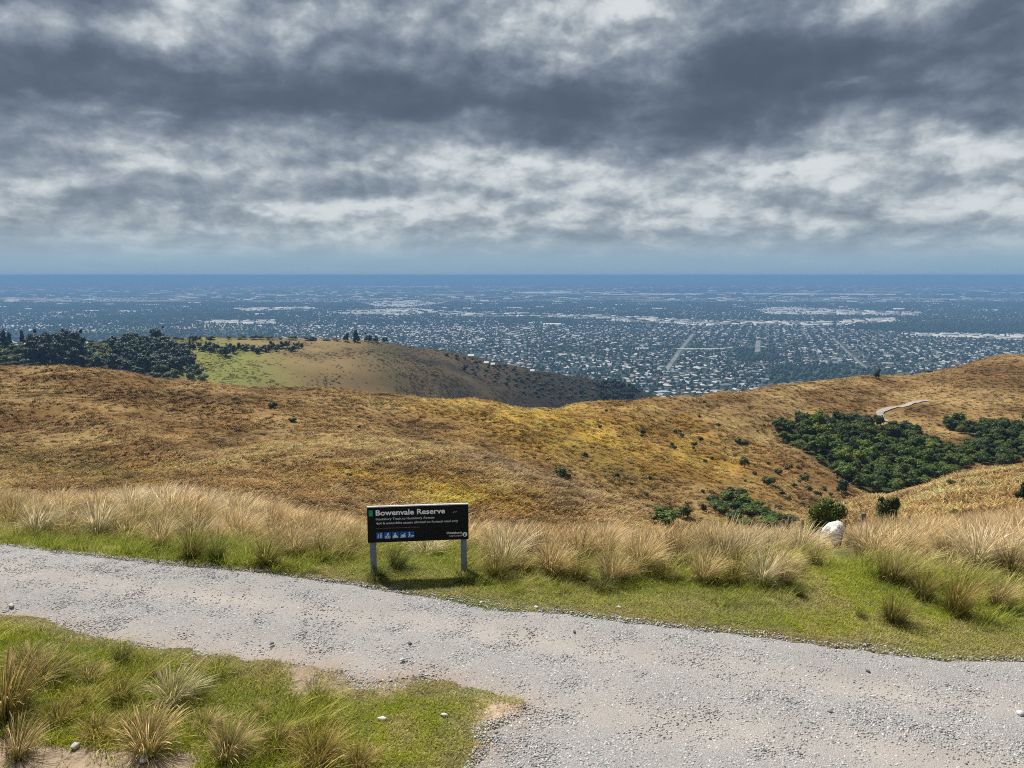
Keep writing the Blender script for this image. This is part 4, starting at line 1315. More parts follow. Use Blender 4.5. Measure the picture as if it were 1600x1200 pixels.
for i in range(3):
    r = nr_(60 + i)
    lumps = [(0, 0, .5, .26)] + [(cos(a) * q, sin(a) * q, z_, rr) for a, q, z_, rr in zip(r.uniform(0, 6.28, 14), r.uniform(.12, .36, 14), r.uniform(.22, .88, 14), r.uniform(.09, .18, 14))]
    MACRO.append((crown_mesh('macrocarpa_crown', M_pine, lumps, 900, .036, r), trunk_mesh('macrocarpa_trunk', .5, .04, 3, random.Random(60 + i))))
SHRUB = []
for i in range(4):
    r = nr_(80 + i)
    lumps = [(0, 0, .42, .34)] + [(cos(a) * q, sin(a) * q, z_, rr) for a, q, z_, rr in zip(r.uniform(0, 6.28, 6), r.uniform(.2, .42, 6), r.uniform(.22, .7, 6), r.uniform(.14, .26, 6))]
    SHRUB.append(crown_mesh('shrub_foliage', M_broad, lumps, 420, .05, r))


def tree(kind, protos, k, x, y, z, w, h, label, cat, group=None, tint=(1, 1, 1), rot=None, zbase=None):
    o = bpy.data.objects.new(kind, None); COL.objects.link(o)
    o.empty_display_size = .2
    o.location = (x, y, z); o.rotation_euler = (0, 0, random.uniform(0, 6.28) if rot is None else rot); o.scale = (w, w, h)
    cr, tr = protos[k % len(protos)]
    c = link('crown', cr, o); c['tint'] = [float(t) for t in tint]
    link('trunk', tr, o)
    tag(o, label, cat, group)
    return o


def shrub(k, x, y, z, w, h, label, group=None, tint=(1, 1, 1)):
    o = link('shrub', SHRUB[k % 4], loc=(x, y, z - h * .12), rot=(0, 0, random.uniform(0, 6.28)), scale=(w, w, h * 1.12))
    tag(o, label, 'shrub', group, tint=tint)
    return o


def at(px_, D_):
    """a spot at distance D_ whose azimuth is that of photograph column px_"""
    s = float(s_of(px_, 800)); x = s * D_
    return x, D_, float(height(x, D_))


# hero trees by the fence
x, y, z = at(1290, 58)
HERO = nr_(5)
hl = [(0, 0, .55, .30)] + [(cos(a) * q, sin(a) * q, z_, rr) for a, q, z_, rr in zip(HERO.uniform(0, 6.28, 18), HERO.uniform(.18, .38, 18), HERO.uniform(.3, .82, 18), HERO.uniform(.10, .17, 18))]
hero_c = (crown_mesh('tree_crown', M_broad, hl, 3800, .022, HERO), trunk_mesh('tree_trunk', .4, .04, 4, random.Random(3), 3))
htop = float(slope(778)) * 58
tree('broadleaf_tree', [hero_c], 0, x, y, z, 66 / FPX * 58 * 1.12, (htop - z) * 1.08, 'dense round dark green tree on the slope just behind the sheep', 'tree', tint=(.85, .85, .8))
HERO = nr_(8)
hl = [(HERO.normal() * .06, HERO.normal() * .06, .62, .2)] + [(cos(a) * q, sin(a) * q, z_, rr) for a, q, z_, rr in zip(HERO.uniform(0, 6.28, 14), HERO.uniform(.1, .32, 14), HERO.uniform(.38, .9, 14), HERO.uniform(.07, .13, 14))]
hero_d = (crown_mesh('tree_crown', M_broad, hl, 1500, .026, HERO), trunk_mesh('tree_trunk', .55, .028, 3, random.Random(4), 4))
x, y, z = at(1388, 62)
htop = float(slope(776)) * 62
tree('broadleaf_tree', [hero_d], 0, x, y, z, 60 / FPX * 62, (htop - z) * 1.05, 'small open several-stemmed tree standing on the tawny slope right of the sheep', 'tree', tint=(.6, .6, .6))


def px_tree(kind, protos, k, px_, pyb, pyt, wpx, label, group=None, tint=(1, 1, 1), cat='tree'):
    x, d, z = [float(v[0]) for v in hit(px_, pyb)]
    if d != d: d = 250.; x, d, z = at(px_, d)
    ht = (pyb - pyt) / FPX * d * 1.0; w = wpx / FPX * d
    if protos is SHRUB: return shrub(k, x, d, z, w, ht, label, group, tint)
    return tree(kind, protos, k, x, d, z, w * 1.15, ht * 1.03, label, cat, group, tint)


px_tree('broadleaf_tree', BROAD, 1, 1041, 824, 789, 50, 'rounded bright green bush-like tree at the back edge of the tussocks, left of the gully', tint=(1.1, 1.1, 1))
px_tree('broadleaf_tree', BROAD, 2, 1068, 812, 786, 26, 'smaller round dark green tree touching the bright rounded one on its right', tint=(.7, .75, .7))
px_tree('broadleaf_tree', MACRO, 0, 1315, 770, 742, 19, 'upright dark oval tree on the gully rim above the round tree by the sheep', tint=(1.3, 1.6, 1.2))
px_tree('broadleaf_tree', BROAD, 0, 1163, 731, 712, 17, 'small tree with a paler crown halfway up the golden slope', tint=(.8, .9, .8))
px_tree('broadleaf_tree', MACRO, 1, 1369, 592, 576, 11, 'lone dark tree on the skyline of the right hill', tint=(1, 1, 1))
px_tree('broadleaf_tree', MACRO, 2, 1598, 784, 752, 22, 'dark tree cut by the right edge of the view on the near slope', tint=(1, 1.1, 1))
px_tree('broadleaf_tree', BROAD, 3, 1397, 672, 659, 8, 'small dark tree at the top of the gully bush beside the track', tint=(.6, .7, .6))
px_tree('broadleaf_tree', BROAD, 3, 1203, 822, 806, 40, 'low pale green spreading bush at the mouth of the gully, just above the tussocks', tint=(1.5, 1.4, 1.1))
px_tree('broadleaf_tree', BROAD, 4, 1163, 820, 810, 26, 'pale green low bush left of the spreading one above the tussocks', tint=(1.3, 1.3, 1))

SH = [(1005, 678, 10, 10, 'dark round shrub high on the golden slope'), (1062, 676, 8, 7, None), (1066, 684, 9, 8, None), (1078, 679, 5, 5, None),
      (1085, 697, 10, 9, None), (1095, 689, 12, 9, None), (1041, 659, 5, 4, None), (1152, 693, 12, 8, None), (1162, 694, 13, 8, 'dark shrub, right half of the low wide pair on the golden slope'),
      (1049, 697, 7, 8, None), (1055, 702, 8, 8, None), (1135, 712, 7, 6, None), (1148, 714, 6, 6, None), (1112, 718, 7, 6, None), (1201, 726, 7, 6, None),
      (1217, 741, 15, 11, None), (1235, 731, 7, 6, None), (1247, 732, 8, 6, None), (1256, 750, 18, 11, 'wide dark shrub on the slope below the left rim of the gully bush'), (1180, 742, 9, 7, None),
      (1200, 757, 24, 17, 'wide olive shrub low on the golden slope above the sprawling scrub'), (1222, 775, 12, 12, None), (1262, 766, 13, 11, None), (1277, 774, 14, 11, None), (1297, 776, 9, 9, None),
      (1098, 797, 11, 12, None), (1308, 789, 13, 10, None), (1226, 694, 10, 8, None), (937, 669, 8, 7, None), (915, 713, 10, 8, None),
      (874, 742, 26, 16, 'widest dark shrub in the middle of the golden slope, right above the sign'), (888, 747, 9, 8, None), (835, 718, 6, 6, None), (948, 643, 6, 4, None), (1092, 652, 5, 4, None),
      (425, 638, 15, 13, 'lone dark round shrub on the upper left slope'), (457, 659, 14, 8, 'low dark shrub just below the lone round one on the left slope'),
      (562, 670, 7, 6, None), (545, 744, 12, 7, 'dark low shrub on the slope above and left of the sign'), (1440, 583, 18, 8, 'low dark shrub on the skyline right of the lone tree'),
      (1452, 582, 10, 5, None), (965, 745, 9, 7, None), (985, 758, 8, 6, None), (1010, 775, 10, 8, None), (1160, 770, 14, 10, None), (1140, 768, 12, 10, None),
      (700, 712, 6, 4, None), (960, 780, 10, 6, None), (1240, 760, 10, 8, None), (1288, 765, 8, 7, None), (1232, 782, 12, 9, None), (1252, 790, 12, 8, None), (1215, 795, 14, 8, None)]
for k, (a_, b_, w_, h_, lab) in enumerate(SH):
    px_tree('shrub', SHRUB, k, a_, b_, b_ - h_, w_, lab or 'small dark shrub dotted on the open golden slope left of the gully', 'dark shrubs dotted over the golden slope', tint=(.55, .55, .55))
rs = np.random.default_rng(77)
for k in range(46):
    a_ = rs.uniform(960, 1330); b_ = rs.uniform(655, 800)
    if poly_sd(np.array([a_]), np.array([b_]), GULLY)[0] > -6 or b_ < 655 + max(0, 1150 - a_) * .12: continue
    w_ = rs.uniform(3.5, 9)
    px_tree('shrub', SHRUB, k, a_, b_, b_ - w_ * .75, w_, 'small dark shrub dotted on the open golden slope left of the gully', 'dark shrubs dotted over the golden slope', tint=(.6, .52, .45))
for k, (a_, b_, w_, h_) in enumerate([(1118, 792, 20, 14), (1135, 782, 22, 16), (1150, 775, 22, 12), (1128, 800, 26, 16), (1150, 797, 28, 20), (1165, 788, 26, 16), (1172, 805, 30, 18), (1190, 803, 26, 15), (1145, 812, 24, 14),
                                      (1208, 812, 26, 12), (1225, 812, 20, 10), (1182, 792, 20, 12), (1112, 784, 16, 13), (1240, 815, 20, 9)]):
    px_tree('shrub', SHRUB, k, a_, b_, b_ - h_ * 1.15, w_ * 1.3, 'low sprawling dark green shrub in the scrub patch at the foot of the golden slope', 'shrubs of the scrub patch in the gully mouth', tint=random.choice([(.75, .85, .8), (.5, .6, .55), (.95, 1., .8)]))
for k, (a_, b_, w_, h_) in enumerate([(1495, 806, 22, 14), (1478, 810, 14, 8), (1510, 803, 14, 8), (1372, 826, 10, 8), (1432, 828, 12, 8), (1336, 815, 9, 6), (1505, 755, 14, 8), (1488, 758, 16, 10)]):
    px_tree('shrub', SHRUB, k, a_, b_, b_ - h_, w_, 'low dry brown-green shrub on the tawny slope at the right', 'dry shrubs on the right slope', tint=(.75, .55, .5))


def fill_poly(poly, n, rad, seed, dmin=60):
    r = np.random.default_rng(seed); P = np.array(poly)
    px = r.uniform(P[:, 0].min(), P[:, 0].max(), n); py = r.uniform(P[:, 1].min(), P[:, 1].max(), n)
    ok = poly_sd(px, py, poly) > 0; px, py = px[ok], py[ok]
    x, d, z = hit(px, py)
    ok = ~np.isnan(d) & (d > dmin); x, d, z, px, py = x[ok], d[ok], z[ok], px[ok], py[ok]
    k = blue_noise(x, d, np.full(len(x), rad))
    return x[k], d[k], z[k], px[k], py[k]


# the native bush in the gully: every crown a tree
for poly, grp, nmax, seed in ((GULLY, 'main', 225, 1), (GULLY_R, 'right', 70, 2)):
    x, d, z, px, py = fill_poly(poly, 14000, 3.0 if grp == 'main' else 3.3, seed, 168)
    o = np.argsort(np.random.default_rng(seed).random(len(x)))[:nmax]
    for j, i in enumerate(o):
        w = random.choice([random.uniform(3.6, 5.2), random.uniform(5.0, 7.6)]); h = w * random.uniform(.62, 1.0)
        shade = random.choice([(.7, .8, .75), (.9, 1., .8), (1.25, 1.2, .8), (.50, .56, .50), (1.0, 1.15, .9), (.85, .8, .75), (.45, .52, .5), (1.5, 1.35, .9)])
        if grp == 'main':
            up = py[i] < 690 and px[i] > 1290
            if up: shade = tuple(v * .62 for v in shade)  # shade over the upper part is put into the crown tint
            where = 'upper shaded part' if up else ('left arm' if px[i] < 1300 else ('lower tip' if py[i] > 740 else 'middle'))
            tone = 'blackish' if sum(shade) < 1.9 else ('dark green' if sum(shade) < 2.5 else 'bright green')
            lab = f'{tone} tree in the {where} of the gully bush below the farm track'
        else:
            lab = 'dark green tree in the strip of bush at the right edge of the view'
            shade = tuple(v * .75 for v in shade)
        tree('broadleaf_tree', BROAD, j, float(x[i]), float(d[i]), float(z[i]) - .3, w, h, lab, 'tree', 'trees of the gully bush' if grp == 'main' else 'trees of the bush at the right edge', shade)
    print('gully', grp, len(x))

# plantation on the far left ridge
PINES = [(-60, 552), (0, 551), (60, 548), (130, 545), (200, 538), (255, 545), (286, 552), (300, 572), (320, 598), (322, 606), (200, 592), (60, 576), (-60, 572)]
x, d, z, px, py = fill_poly(PINES, 9000, 8.0, 5, 400)
for j in range(min(len(x), 170)):
    p = px[j]
    green = (p > 95 and p < 175 and py[j] < 572) or (p < 60) or (p > 195 and py[j] > 582)
    if p > 52 and p < 128 and py[j] > 546:
        tree('pine_tree', PINE if j % 4 == 0 else MACRO, j, float(x[j]), float(d[j]), float(z[j]), random.uniform(14, 19), random.uniform(15, 21), 'tall blackish pine in the high clump at the left of the ridge plantation', 'tree', 'tall pines of the left clump', (.75, .8, .85))
    elif green:
        tree('broadleaf_tree', BROAD, j, float(x[j]), float(d[j]), float(z[j]), random.uniform(8, 12), random.uniform(6, 9), 'bright green broadleaf tree mixed into the ridge plantation at left', 'tree', 'broadleaf trees of the left ridge', (.8, .85, .6))
    else:
        tree('pine_tree', MACRO if j % 3 else PINE, j, float(x[j]), float(d[j]), float(z[j]), random.uniform(13, 19), random.uniform(9, 14), 'dark grey-green pine in the plantation on the far left ridge', 'tree', 'pines of the ridge plantation', random.choice([(1.7, 1.8, 1.7), (1.2, 1.35, 1.3), (.8, .9, .9)]))
print('pines', len(x))
FARB = [('pine_tree', MACRO, 246, 530, 509, 22, 'broad dark pine standing alone on the far ridge skyline at left'),
        ('pine_tree', MACRO, 540, 534, 520, 12, 'leftmost dark tree of the clump on top of the far hill'), ('pine_tree', PINE, 556, 534, 515, 15, 'tallest tree of the clump on top of the far hill'),
        ('pine_tree', MACRO, 576, 534, 520, 13, 'third dark tree of the clump on top of the far hill'), ('pine_tree', MACRO, 588, 535, 525, 10, 'low dark tree right of centre in the clump on top of the far hill'),
        ('pine_tree', MACRO, 602, 536, 527, 11, 'rightmost low tree of the clump on top of the far hill'),
        ('pine_tree', MACRO, 726, 580, 568, 10, 'single dark tree on the brown face of the far hill'), ('pine_tree', MACRO, 353, 556, 540, 16, 'dark tree sticking out of the hedge on the lit green hill'),
        ('pine_tree', PINE, 297, 549, 530, 10, 'pine at the upper edge of the lit green field'), ('pine_tree', MACRO, 303, 534, 522, 10, 'rounded tree above the lit green field'),
        ('pine_tree', PINE, 35, 540, 516, 12, 'slim pine on the skyline near the left edge'), ('pine_tree', PINE, 8, 550, 516, 22, 'tall pine at the very left edge of the ridge'),
        ('pine_tree', MACRO, 908, 615, 607, 10, 'dark tree low on the shadowed end of the far hill'), ('pine_tree', PINE, 16, 548, 520, 14, 'pine second from the left edge on the ridge')]
for k, (kind, pr, a_, b_, t_, w_, lab) in enumerate(FARB):
    px_tree(kind, pr, k, a_, b_, t_, w_, lab, tint=(.8, .85, .9))
rr = np.random.default_rng(12)
for k in range(34):      # hedge across the lit hill
    f = k / 33; a_ = 300 + 168 * f
    b_ = np.interp(a_, [300, 330, 352, 400, 440, 468], [548, 551, 553, 553, 549, 548]) - rr.uniform(0, 7)
    px_tree('hedge_tree', MACRO, k, a_ + rr.normal() * 1.5, b_, b_ - rr.uniform(8, 13), rr.uniform(9, 13), 'dark tree of the shelter hedge across the lit green hill', 'shelter hedge on the lit hill', (.9, 1.1, 1))
for k in range(44):      # far ridge-top shrubs and trees
    a_ = rr.uniform(140, 530); b_ = np.interp(a_, [140, 280, 400, 530], [536, 531, 530, 533])
    px_tree('ridge_tree', BROAD, k, a_, b_, b_ - rr.uniform(3, 7), rr.uniform(7, 13), 'low dark green tree along the top of the far ridge', 'low trees along the far ridge top', (.6, .7, .7))
x, d, z, px, py = fill_poly([(690, 552), (760, 566), (850, 585), (950, 600), (1000, 614), (985, 628), (920, 627), (830, 620), (740, 585)], 5000, 9, 9, 400)
for j in range(min(len(x), 130)):
    dk = px[j] > 935
    if dk: tree('pine_tree', MACRO, j, float(x[j]), float(d[j]), float(z[j]), random.uniform(10, 15), random.uniform(8, 13), 'blackish tree in the dark stand at the end of the far hill', 'tree', 'dark stand at the end of the far hill', (.7, .8, .8))
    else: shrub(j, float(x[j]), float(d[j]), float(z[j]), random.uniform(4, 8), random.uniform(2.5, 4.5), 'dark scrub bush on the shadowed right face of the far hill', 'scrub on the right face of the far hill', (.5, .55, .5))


# ------------------------------------------------------------------ houses
M_wall = tint_mat('house_wall', rough=.85); M_roof = tint_mat('house_roof', rough=.5, spec=.4)


def two_tone(name, mult, rough):
    m = bpy.data.materials.new(name); m.use_nodes = True
    nt = NT(m.node_tree); b = nt.n['Principled BSDF']; b.inputs['Roughness'].default_value = rough
    t = nt.add('ShaderNodeAttribute', attribute_name='tint', attribute_type='INSTANCER').outputs['Color']
    nt.l.new(nt.mix(mult[3], t, mult[:3]), b.inputs['Base Color'])
    return m


M_hwall = two_tone('painted_weatherboard', (.62, .58, .50, .75), .85)
M_hroof = two_tone('roof_iron', (.5, .5, .5, .05), .5)


def house_proto(kind):
    if kind == 0:      # gable, overhanging roof
        V = [(-.5, -.5, 0), (.5, -.5, 0), (.5, .5, 0), (-.5, .5, 0), (-.5, -.5, .55), (.5, -.5, .55), (.5, .5, .55), (-.5, .5, .55), (-.5, 0, .95), (.5, 0, .95),
             (-.56, -.58, .50), (.56, -.58, .50), (.56, 0, .99), (-.56, 0, .99), (-.56, .58, .50), (.56, .58, .50)]
        F4 = [(0, 1, 5, 4), (1, 2, 6, 5), (2, 3, 7, 6), (3, 0, 4, 7), (10, 11, 12, 13), (13, 12, 15, 14)]; F3 = [(4, 8, 7), (5, 6, 9)]
        mi = [0, 0, 0, 0, 1, 1, 0, 0]
    elif kind == 1:    # hip roof
        V = [(-.5, -.5, 0), (.5, -.5, 0), (.5, .5, 0), (-.5, .5, 0), (-.5, -.5, .55), (.5, -.5, .55), (.5, .5, .55), (-.5, .5, .55),
             (-.57, -.57, .52), (.57, -.57, .52), (.57, .57, .52), (-.57, .57, .52), (-.22, 0, 1), (.22, 0, 1)]
        F4 = [(0, 1, 5, 4), (1, 2, 6, 5), (2, 3, 7, 6), (3, 0, 4, 7), (8, 9, 13, 12), (10, 11, 12, 13)]; F3 = [(9, 10, 13), (11, 8, 12)]
        mi = [0, 0, 0, 0, 1, 1, 1, 1]
    else:              # long low shed
        V = [(-.5, -.5, 0), (.5, -.5, 0), (.5, .5, 0), (-.5, .5, 0), (-.5, -.5, .8), (.5, -.5, .8), (.5, .5, .8), (-.5, .5, .8), (-.5, 0, 1), (.5, 0, 1)]
        F4 = [(0, 1, 5, 4), (1, 2, 6, 5), (2, 3, 7, 6), (3, 0, 4, 7), (4, 5, 9, 8), (8, 9, 6, 7)]; F3 = [(4, 8, 7), (5, 6, 9)]
        mi = [0, 0, 0, 0, 1, 1, 0, 0]
    return np.array(V, float), np.array(F4), np.array(F3), np.ones(len(V)), np.array(mi)


HP = [house_proto(0), house_proto(1), house_proto(2)]
HME = [mesh_np('house', p[0], p[1], [M_hwall, M_hroof], F3=p[2], midx=p[4]) for p in HP]
PAL = .70 * np.array([(.78, .78, .76), (.62, .62, .62), (.42, .43, .45), (.30, .31, .33), (.16, .16, .17), (.32, .15, .11), (.40, .22, .16), (.20, .24, .20), (.70, .66, .58), (.12, .10, .10)])
PW = np.array([.16, .18, .14, .1, .12, .08, .06, .04, .08, .04]); PW /= PW.sum()
PARK = [[(1312, 507), (1450, 505), (1600, 503), (1600, 521), (1440, 520), (1330, 515)], [(1200, 576), (1290, 570), (1400, 580), (1400, 600), (1200, 600)], [(780, 497), (900, 499), (900, 507), (790, 505)],
        [(1145, 548), (1210, 545), (1220, 565), (1150, 566)], [(1500, 470), (1600, 470), (1600, 480), (1500, 478)], [(170, 494), (420, 488), (400, 492), (180, 498)], [(700, 462), (900, 461), (900, 466), (720, 467)]]


def build_city():
    n = 120000
    y = np.sqrt(rng.uniform(1900 ** 2, 11500 ** 2, n)); x = y * rng.uniform(-.74, .74, n)
    z = np.full(n, PLAIN_Z)
    px, py = project(x, y, z)
    g = fbm(x, y, 900, 3, 201); g2 = fbm(x, y, 240, 3, 203)
    dens = np.where(py > 505, .95, np.where(py > 480, .62, .36)) * np.clip(.85 + g * 1.2 + g2 * .5, .05, 1)
    rural = (px < 430 - (520 - py) * 0) & (py < 533)
    dens = np.where(rural, dens * np.clip(.28 + g * 1.8, .02, .9), dens)
    parkm = np.zeros(n, bool)
    for q in PARK: parkm |= poly_sd(px, py, q) > 0
    indm = np.zeros(n, bool)
    for q in INDUS: indm |= poly_sd(px, py, q) > 0
    vis = seen(x, y, z + 8, .004) & (px > -40) & (px < 1640)
    ok = vis & (rng.random(n) < dens) & ~parkm & ~indm
    # keep the straight streets free
    for a, b in (((1042, 578), (1083, 522)), ((1356, 576), (1308, 533)), ((1183, 552), (1185, 532))):
        A = np.array(plain_hit(*a)); B = np.array(plain_hit(*b)); AB = B - A
        t = np.clip(((x - A[0]) * AB[0] + (y - A[1]) * AB[1]) / (AB @ AB), 0, 1)
        ok &= np.hypot(x - A[0] - AB[0] * t, y - A[1] - AB[1] * t) > 24
    hx, hy = x[ok], y[ok]
    # order along local streets: snap to rows
    ang = .35 + .9 * (fbm(hx, hy, 1500, 1, 205) > .05)
    u = hx * np.cos(ang) + hy * np.sin(ang); v = -hx * np.sin(ang) + hy * np.cos(ang)
    v = np.round(v / 27) * 27 + rng.normal(0, 2.5, len(v)) + np.where(np.round(v / 27) % 2 == 0, 5, -5)
    hx = u * np.cos(ang) - v * np.sin(ang); hy = u * np.sin(ang) + v * np.cos(ang)
    k = blue_noise(hx, hy, np.full(len(hx), 15.)); hx, hy, ang = hx[k], hy[k], ang[k]
    n = len(hx)
    sx = rng.uniform(11, 20, n) * (1 + .25 * (hy > 5000)); sy = rng.uniform(8, 13, n) * (1 + .25 * (hy > 5000)); sz = rng.uniform(4.5, 7.5, n)
    big = rng.random(n) < .035; sx[big] *= 2.2; sy[big] *= 2
    rot = ang + rng.choice([0, pi / 2], n) + rng.normal(0, .05, n)
    tint = PAL[rng.choice(len(PAL), n, p=PW)] * rng.uniform(.85, 1.1, (n, 1))
    var = rng.integers(0, 2, n)
    vis = seen(hx, hy, PLAIN_Z + sz, 0.0); px, py = project(hx, hy, np.full(n, PLAIN_Z + 4.))
    cand = np.where(vis & (px > 5) & (px < 1595))[0]
    near = cand[np.argsort(hy[cand])][:296]
    for i in near:
        o = link('house', HME[var[i]], loc=(hx[i], hy[i], PLAIN_Z), rot=(0, 0, rot[i]), scale=(sx[i], sy[i], sz[i]))
        lum = float(tint[i].mean()); col_ = 'reddish' if tint[i][0] > tint[i][1] * 1.4 else ('white' if lum > .62 else ('pale grey' if lum > .42 else ('mid grey' if lum > .25 else 'dark')))
        sz_ = 'large ' if sx[i] > 22 else 'small '
        tag(o, f'{sz_}{col_}-roofed house on the near edge of the city below the hills', 'house', 'nearest houses of the city', tint=tint[i])
    m = np.ones(n, bool); m[near] = False
    P = np.stack([hx[m], hy[m], np.full(m.sum(), PLAIN_Z)], 1); zr = np.zeros(m.sum())
    o = geo_scatter('city_houses', HP, P, np.stack([zr, zr, rot[m]], 1), np.stack([sx[m], sy[m], sz[m]], 1), var[m], tint[m], [M_hwall, M_hroof]); tag(o, kind='stuff')
    # warehouses in the industrial belts
    wx, wy = [], []
    for q in INDUS:
        P = np.array(q); a = rng.uniform(P[:, 0].min(), P[:, 0].max(), 900); b = rng.uniform(P[:, 1].min(), P[:, 1].max(), 900)
        g_ = poly_sd(a, b, q) > .3; X, Y = plain_hit(a[g_], b[g_]); wx.append(X); wy.append(Y)
    wx = np.concatenate(wx); wy = np.concatenate(wy); k = blue_noise(wx, wy, np.full(len(wx), 84.)); wx, wy = wx[k], wy[k]
    o_ = np.argsort(wy); wx, wy = wx[o_], wy[o_]; n = len(wx)
    L = rng.uniform(40, 110, n); W = rng.uniform(25, 55, n); Hh = rng.uniform(7, 12, n)
    t = np.clip(rng.uniform(.26, .66, (n, 1)) * np.array([1, .99, .95]), 0, .85); t[rng.random(n) < .2] *= .45
    px, py = project(wx, wy, np.full(n, PLAIN_Z))
    idx = np.where((px > 0) & (px < 1600))[0][:296]
    for i in idx:
        o = link('warehouse', HME[2], loc=(wx[i], wy[i], PLAIN_Z), rot=(0, 0, random.choice([0, pi / 2]) + .12), scale=(L[i], W[i], Hh[i]))
        tag(o, 'long pale-roofed warehouse in the industrial belt across the middle of the city', 'warehouse', 'warehouses of the industrial belts', tint=t[i])
    m = np.ones(n, bool); m[idx] = False; k = m.sum(); zr = np.zeros(k)
    # scattered far bright sheds and glasshouses on the plain
    ne = 1300; ye = np.sqrt(rng.uniform(6500 ** 2, 26000 ** 2, ne)); xe = ye * rng.uniform(-.7, .7, ne)
    P = np.concatenate([np.stack([wx[m], wy[m], np.full(k, PLAIN_Z)], 1), np.stack([xe, ye, np.full(ne, PLAIN_Z)], 1)])
    S = np.concatenate([np.stack([L[m], W[m], Hh[m]], 1), np.stack([rng.uniform(30, 150, ne), rng.uniform(30, 90, ne), rng.uniform(8, 14, ne)], 1)])
    T = np.concatenate([t[m], np.full((ne, 3), .75)]); K = len(P); zr = np.zeros(K)
    o = geo_scatter('far_sheds', HP, P, np.stack([zr, zr, rng.uniform(-.2, .2, K)], 1), S, np.full(K, 2), T, [M_hwall, M_hroof]); tag(o, kind='stuff')
    for (a_, b_, w_, d_, h_, tt, lab) in [(863, 509, 27, 45, 17, (.85, .85, .83), 'largest bright white warehouse in the middle of the city'), (1110, 511, 11, 40, 22, (.85, .84, .74), 'tall cream block at the end of the long straight street'),
                                          (1083, 509, 12, 40, 13, (.85, .85, .8), 'white shed left of the tall cream block'), (1386, 503, 12, 50, 14, (.85, .85, .82), 'bright white hall at the left end of the dark park'),
                                          (838, 505, 24, 40, 10, (.85, .82, .78), 'long pale hall left of the largest white warehouse'), (735, 492, 14, 60, 18, (.85, .8, .6), 'yellowish glasshouse-like hall in the far industrial belt'),
                                          (1405, 485, 14, 60, 22, (.85, .83, .8), 'white stepped building among the far suburbs at right'), (1095, 547, 80, 16, 8, (.5, .5, .5), 'very long low grey roof crossing right of the straight street'),
                                          (1000, 546, 14, 18, 8, (.75, .75, .72), 'pale flat-roofed block left of the straight street'), (1012, 546, 12, 18, 8, (.85, .85, .85), 'white flat-roofed block next to the straight street')]:
        X, Y = plain_hit(a_, b_); w = w_ / FPX * float(Y)
        o = link('warehouse', HME[2], loc=(float(X), float(Y), PLAIN_Z), rot=(0, 0, .03), scale=(w, d_, h_)); tag(o, lab, 'warehouse', tint=tt)
    # garden and street trees
    n = 150000
    y = np.sqrt(rng.uniform(1850 ** 2, 9500 ** 2, n)); x = y * rng.uniform(-.74, .74, n); z = np.full(n, PLAIN_Z); px, py = project(x, y, z)
    parkm = np.zeros(n, bool)
    for q in PARK: parkm |= poly_sd(px, py, q) > 0
    indm = np.zeros(n, bool)
    for q in INDUS: indm |= poly_sd(px, py, q) > 0
    ok = seen(x, y, z + 12, .003) & (px > -40) & (px < 1640) & ((rng.random(n) < .55 + .5 * fbm(x, y, 160, 3, 211)) | parkm) & ~(indm & (rng.random(n) < .93))
    for a, b in (((1042, 578), (1083, 522)), ((1356, 576), (1308, 533)), ((1183, 552), (1185, 532))):
        A = np.array(plain_hit(*a)); B = np.array(plain_hit(*b)); AB = B - A
        t_ = np.clip(((x - A[0]) * AB[0] + (y - A[1]) * AB[1]) / (AB @ AB), 0, 1)
        ok &= np.hypot(x - A[0] - AB[0] * t_, y - A[1] - AB[1] * t_) > 17
    x, y, z = x[ok], y[ok], z[ok]; k = len(x); sz = rng.uniform(3, 6.5, k) * (1 + .35 * (y > 5000)) * (1 + .25 * parkm[ok])
    t = np.array([.034, .052, .022]) * rng.uniform(.5, 1.9, (k, 1))
    o = geo_scatter('city_trees', [pebble_proto(70 + i, 1.1) for i in range(3)], np.stack([x, y, z + sz * .8], 1), zrot(k), np.stack([sz, sz, sz * rng.uniform(.9, 1.5, k)], 1), rng.integers(0, 3, k), t, [M_roofless]); tag(o, kind='stuff')
    # far shelter belts
    n = 5200
    y = np.sqrt(rng.uniform(5500 ** 2, 30000 ** 2, n)); x = y * rng.uniform(-.72, .72, n); px, py = project(x, y, np.full(n, PLAIN_Z))
    g = fbm(x, y, 3500, 3, 221); ok = rng.random(n) < .5 + g
    x, y = x[ok], y[ok]; k = len(x)
    S = np.stack([rng.uniform(120, 600, k), rng.uniform(12, 30, k), rng.uniform(7, 14, k)], 1)
    o = geo_scatter('shelter_belts', [pebble_proto(80 + i, 1.0, 2) for i in range(3)], np.stack([x, y, np.full(k, PLAIN_Z + 5.)], 1),
                    np.stack([np.zeros(k), np.zeros(k), rng.choice([.15, .15 + pi / 2], k, p=[.75, .25])], 1), S * .5, rng.integers(0, 3, k), np.array([.028, .046, .02]) * rng.uniform(.6, 1.3, (k, 1)), [M_roofless]); tag(o, kind='stuff')
    print('city', len(hx), 'trees')


M_roofless = tint_mat('distant_foliage', rough=.95, spec=.05)
build_city()

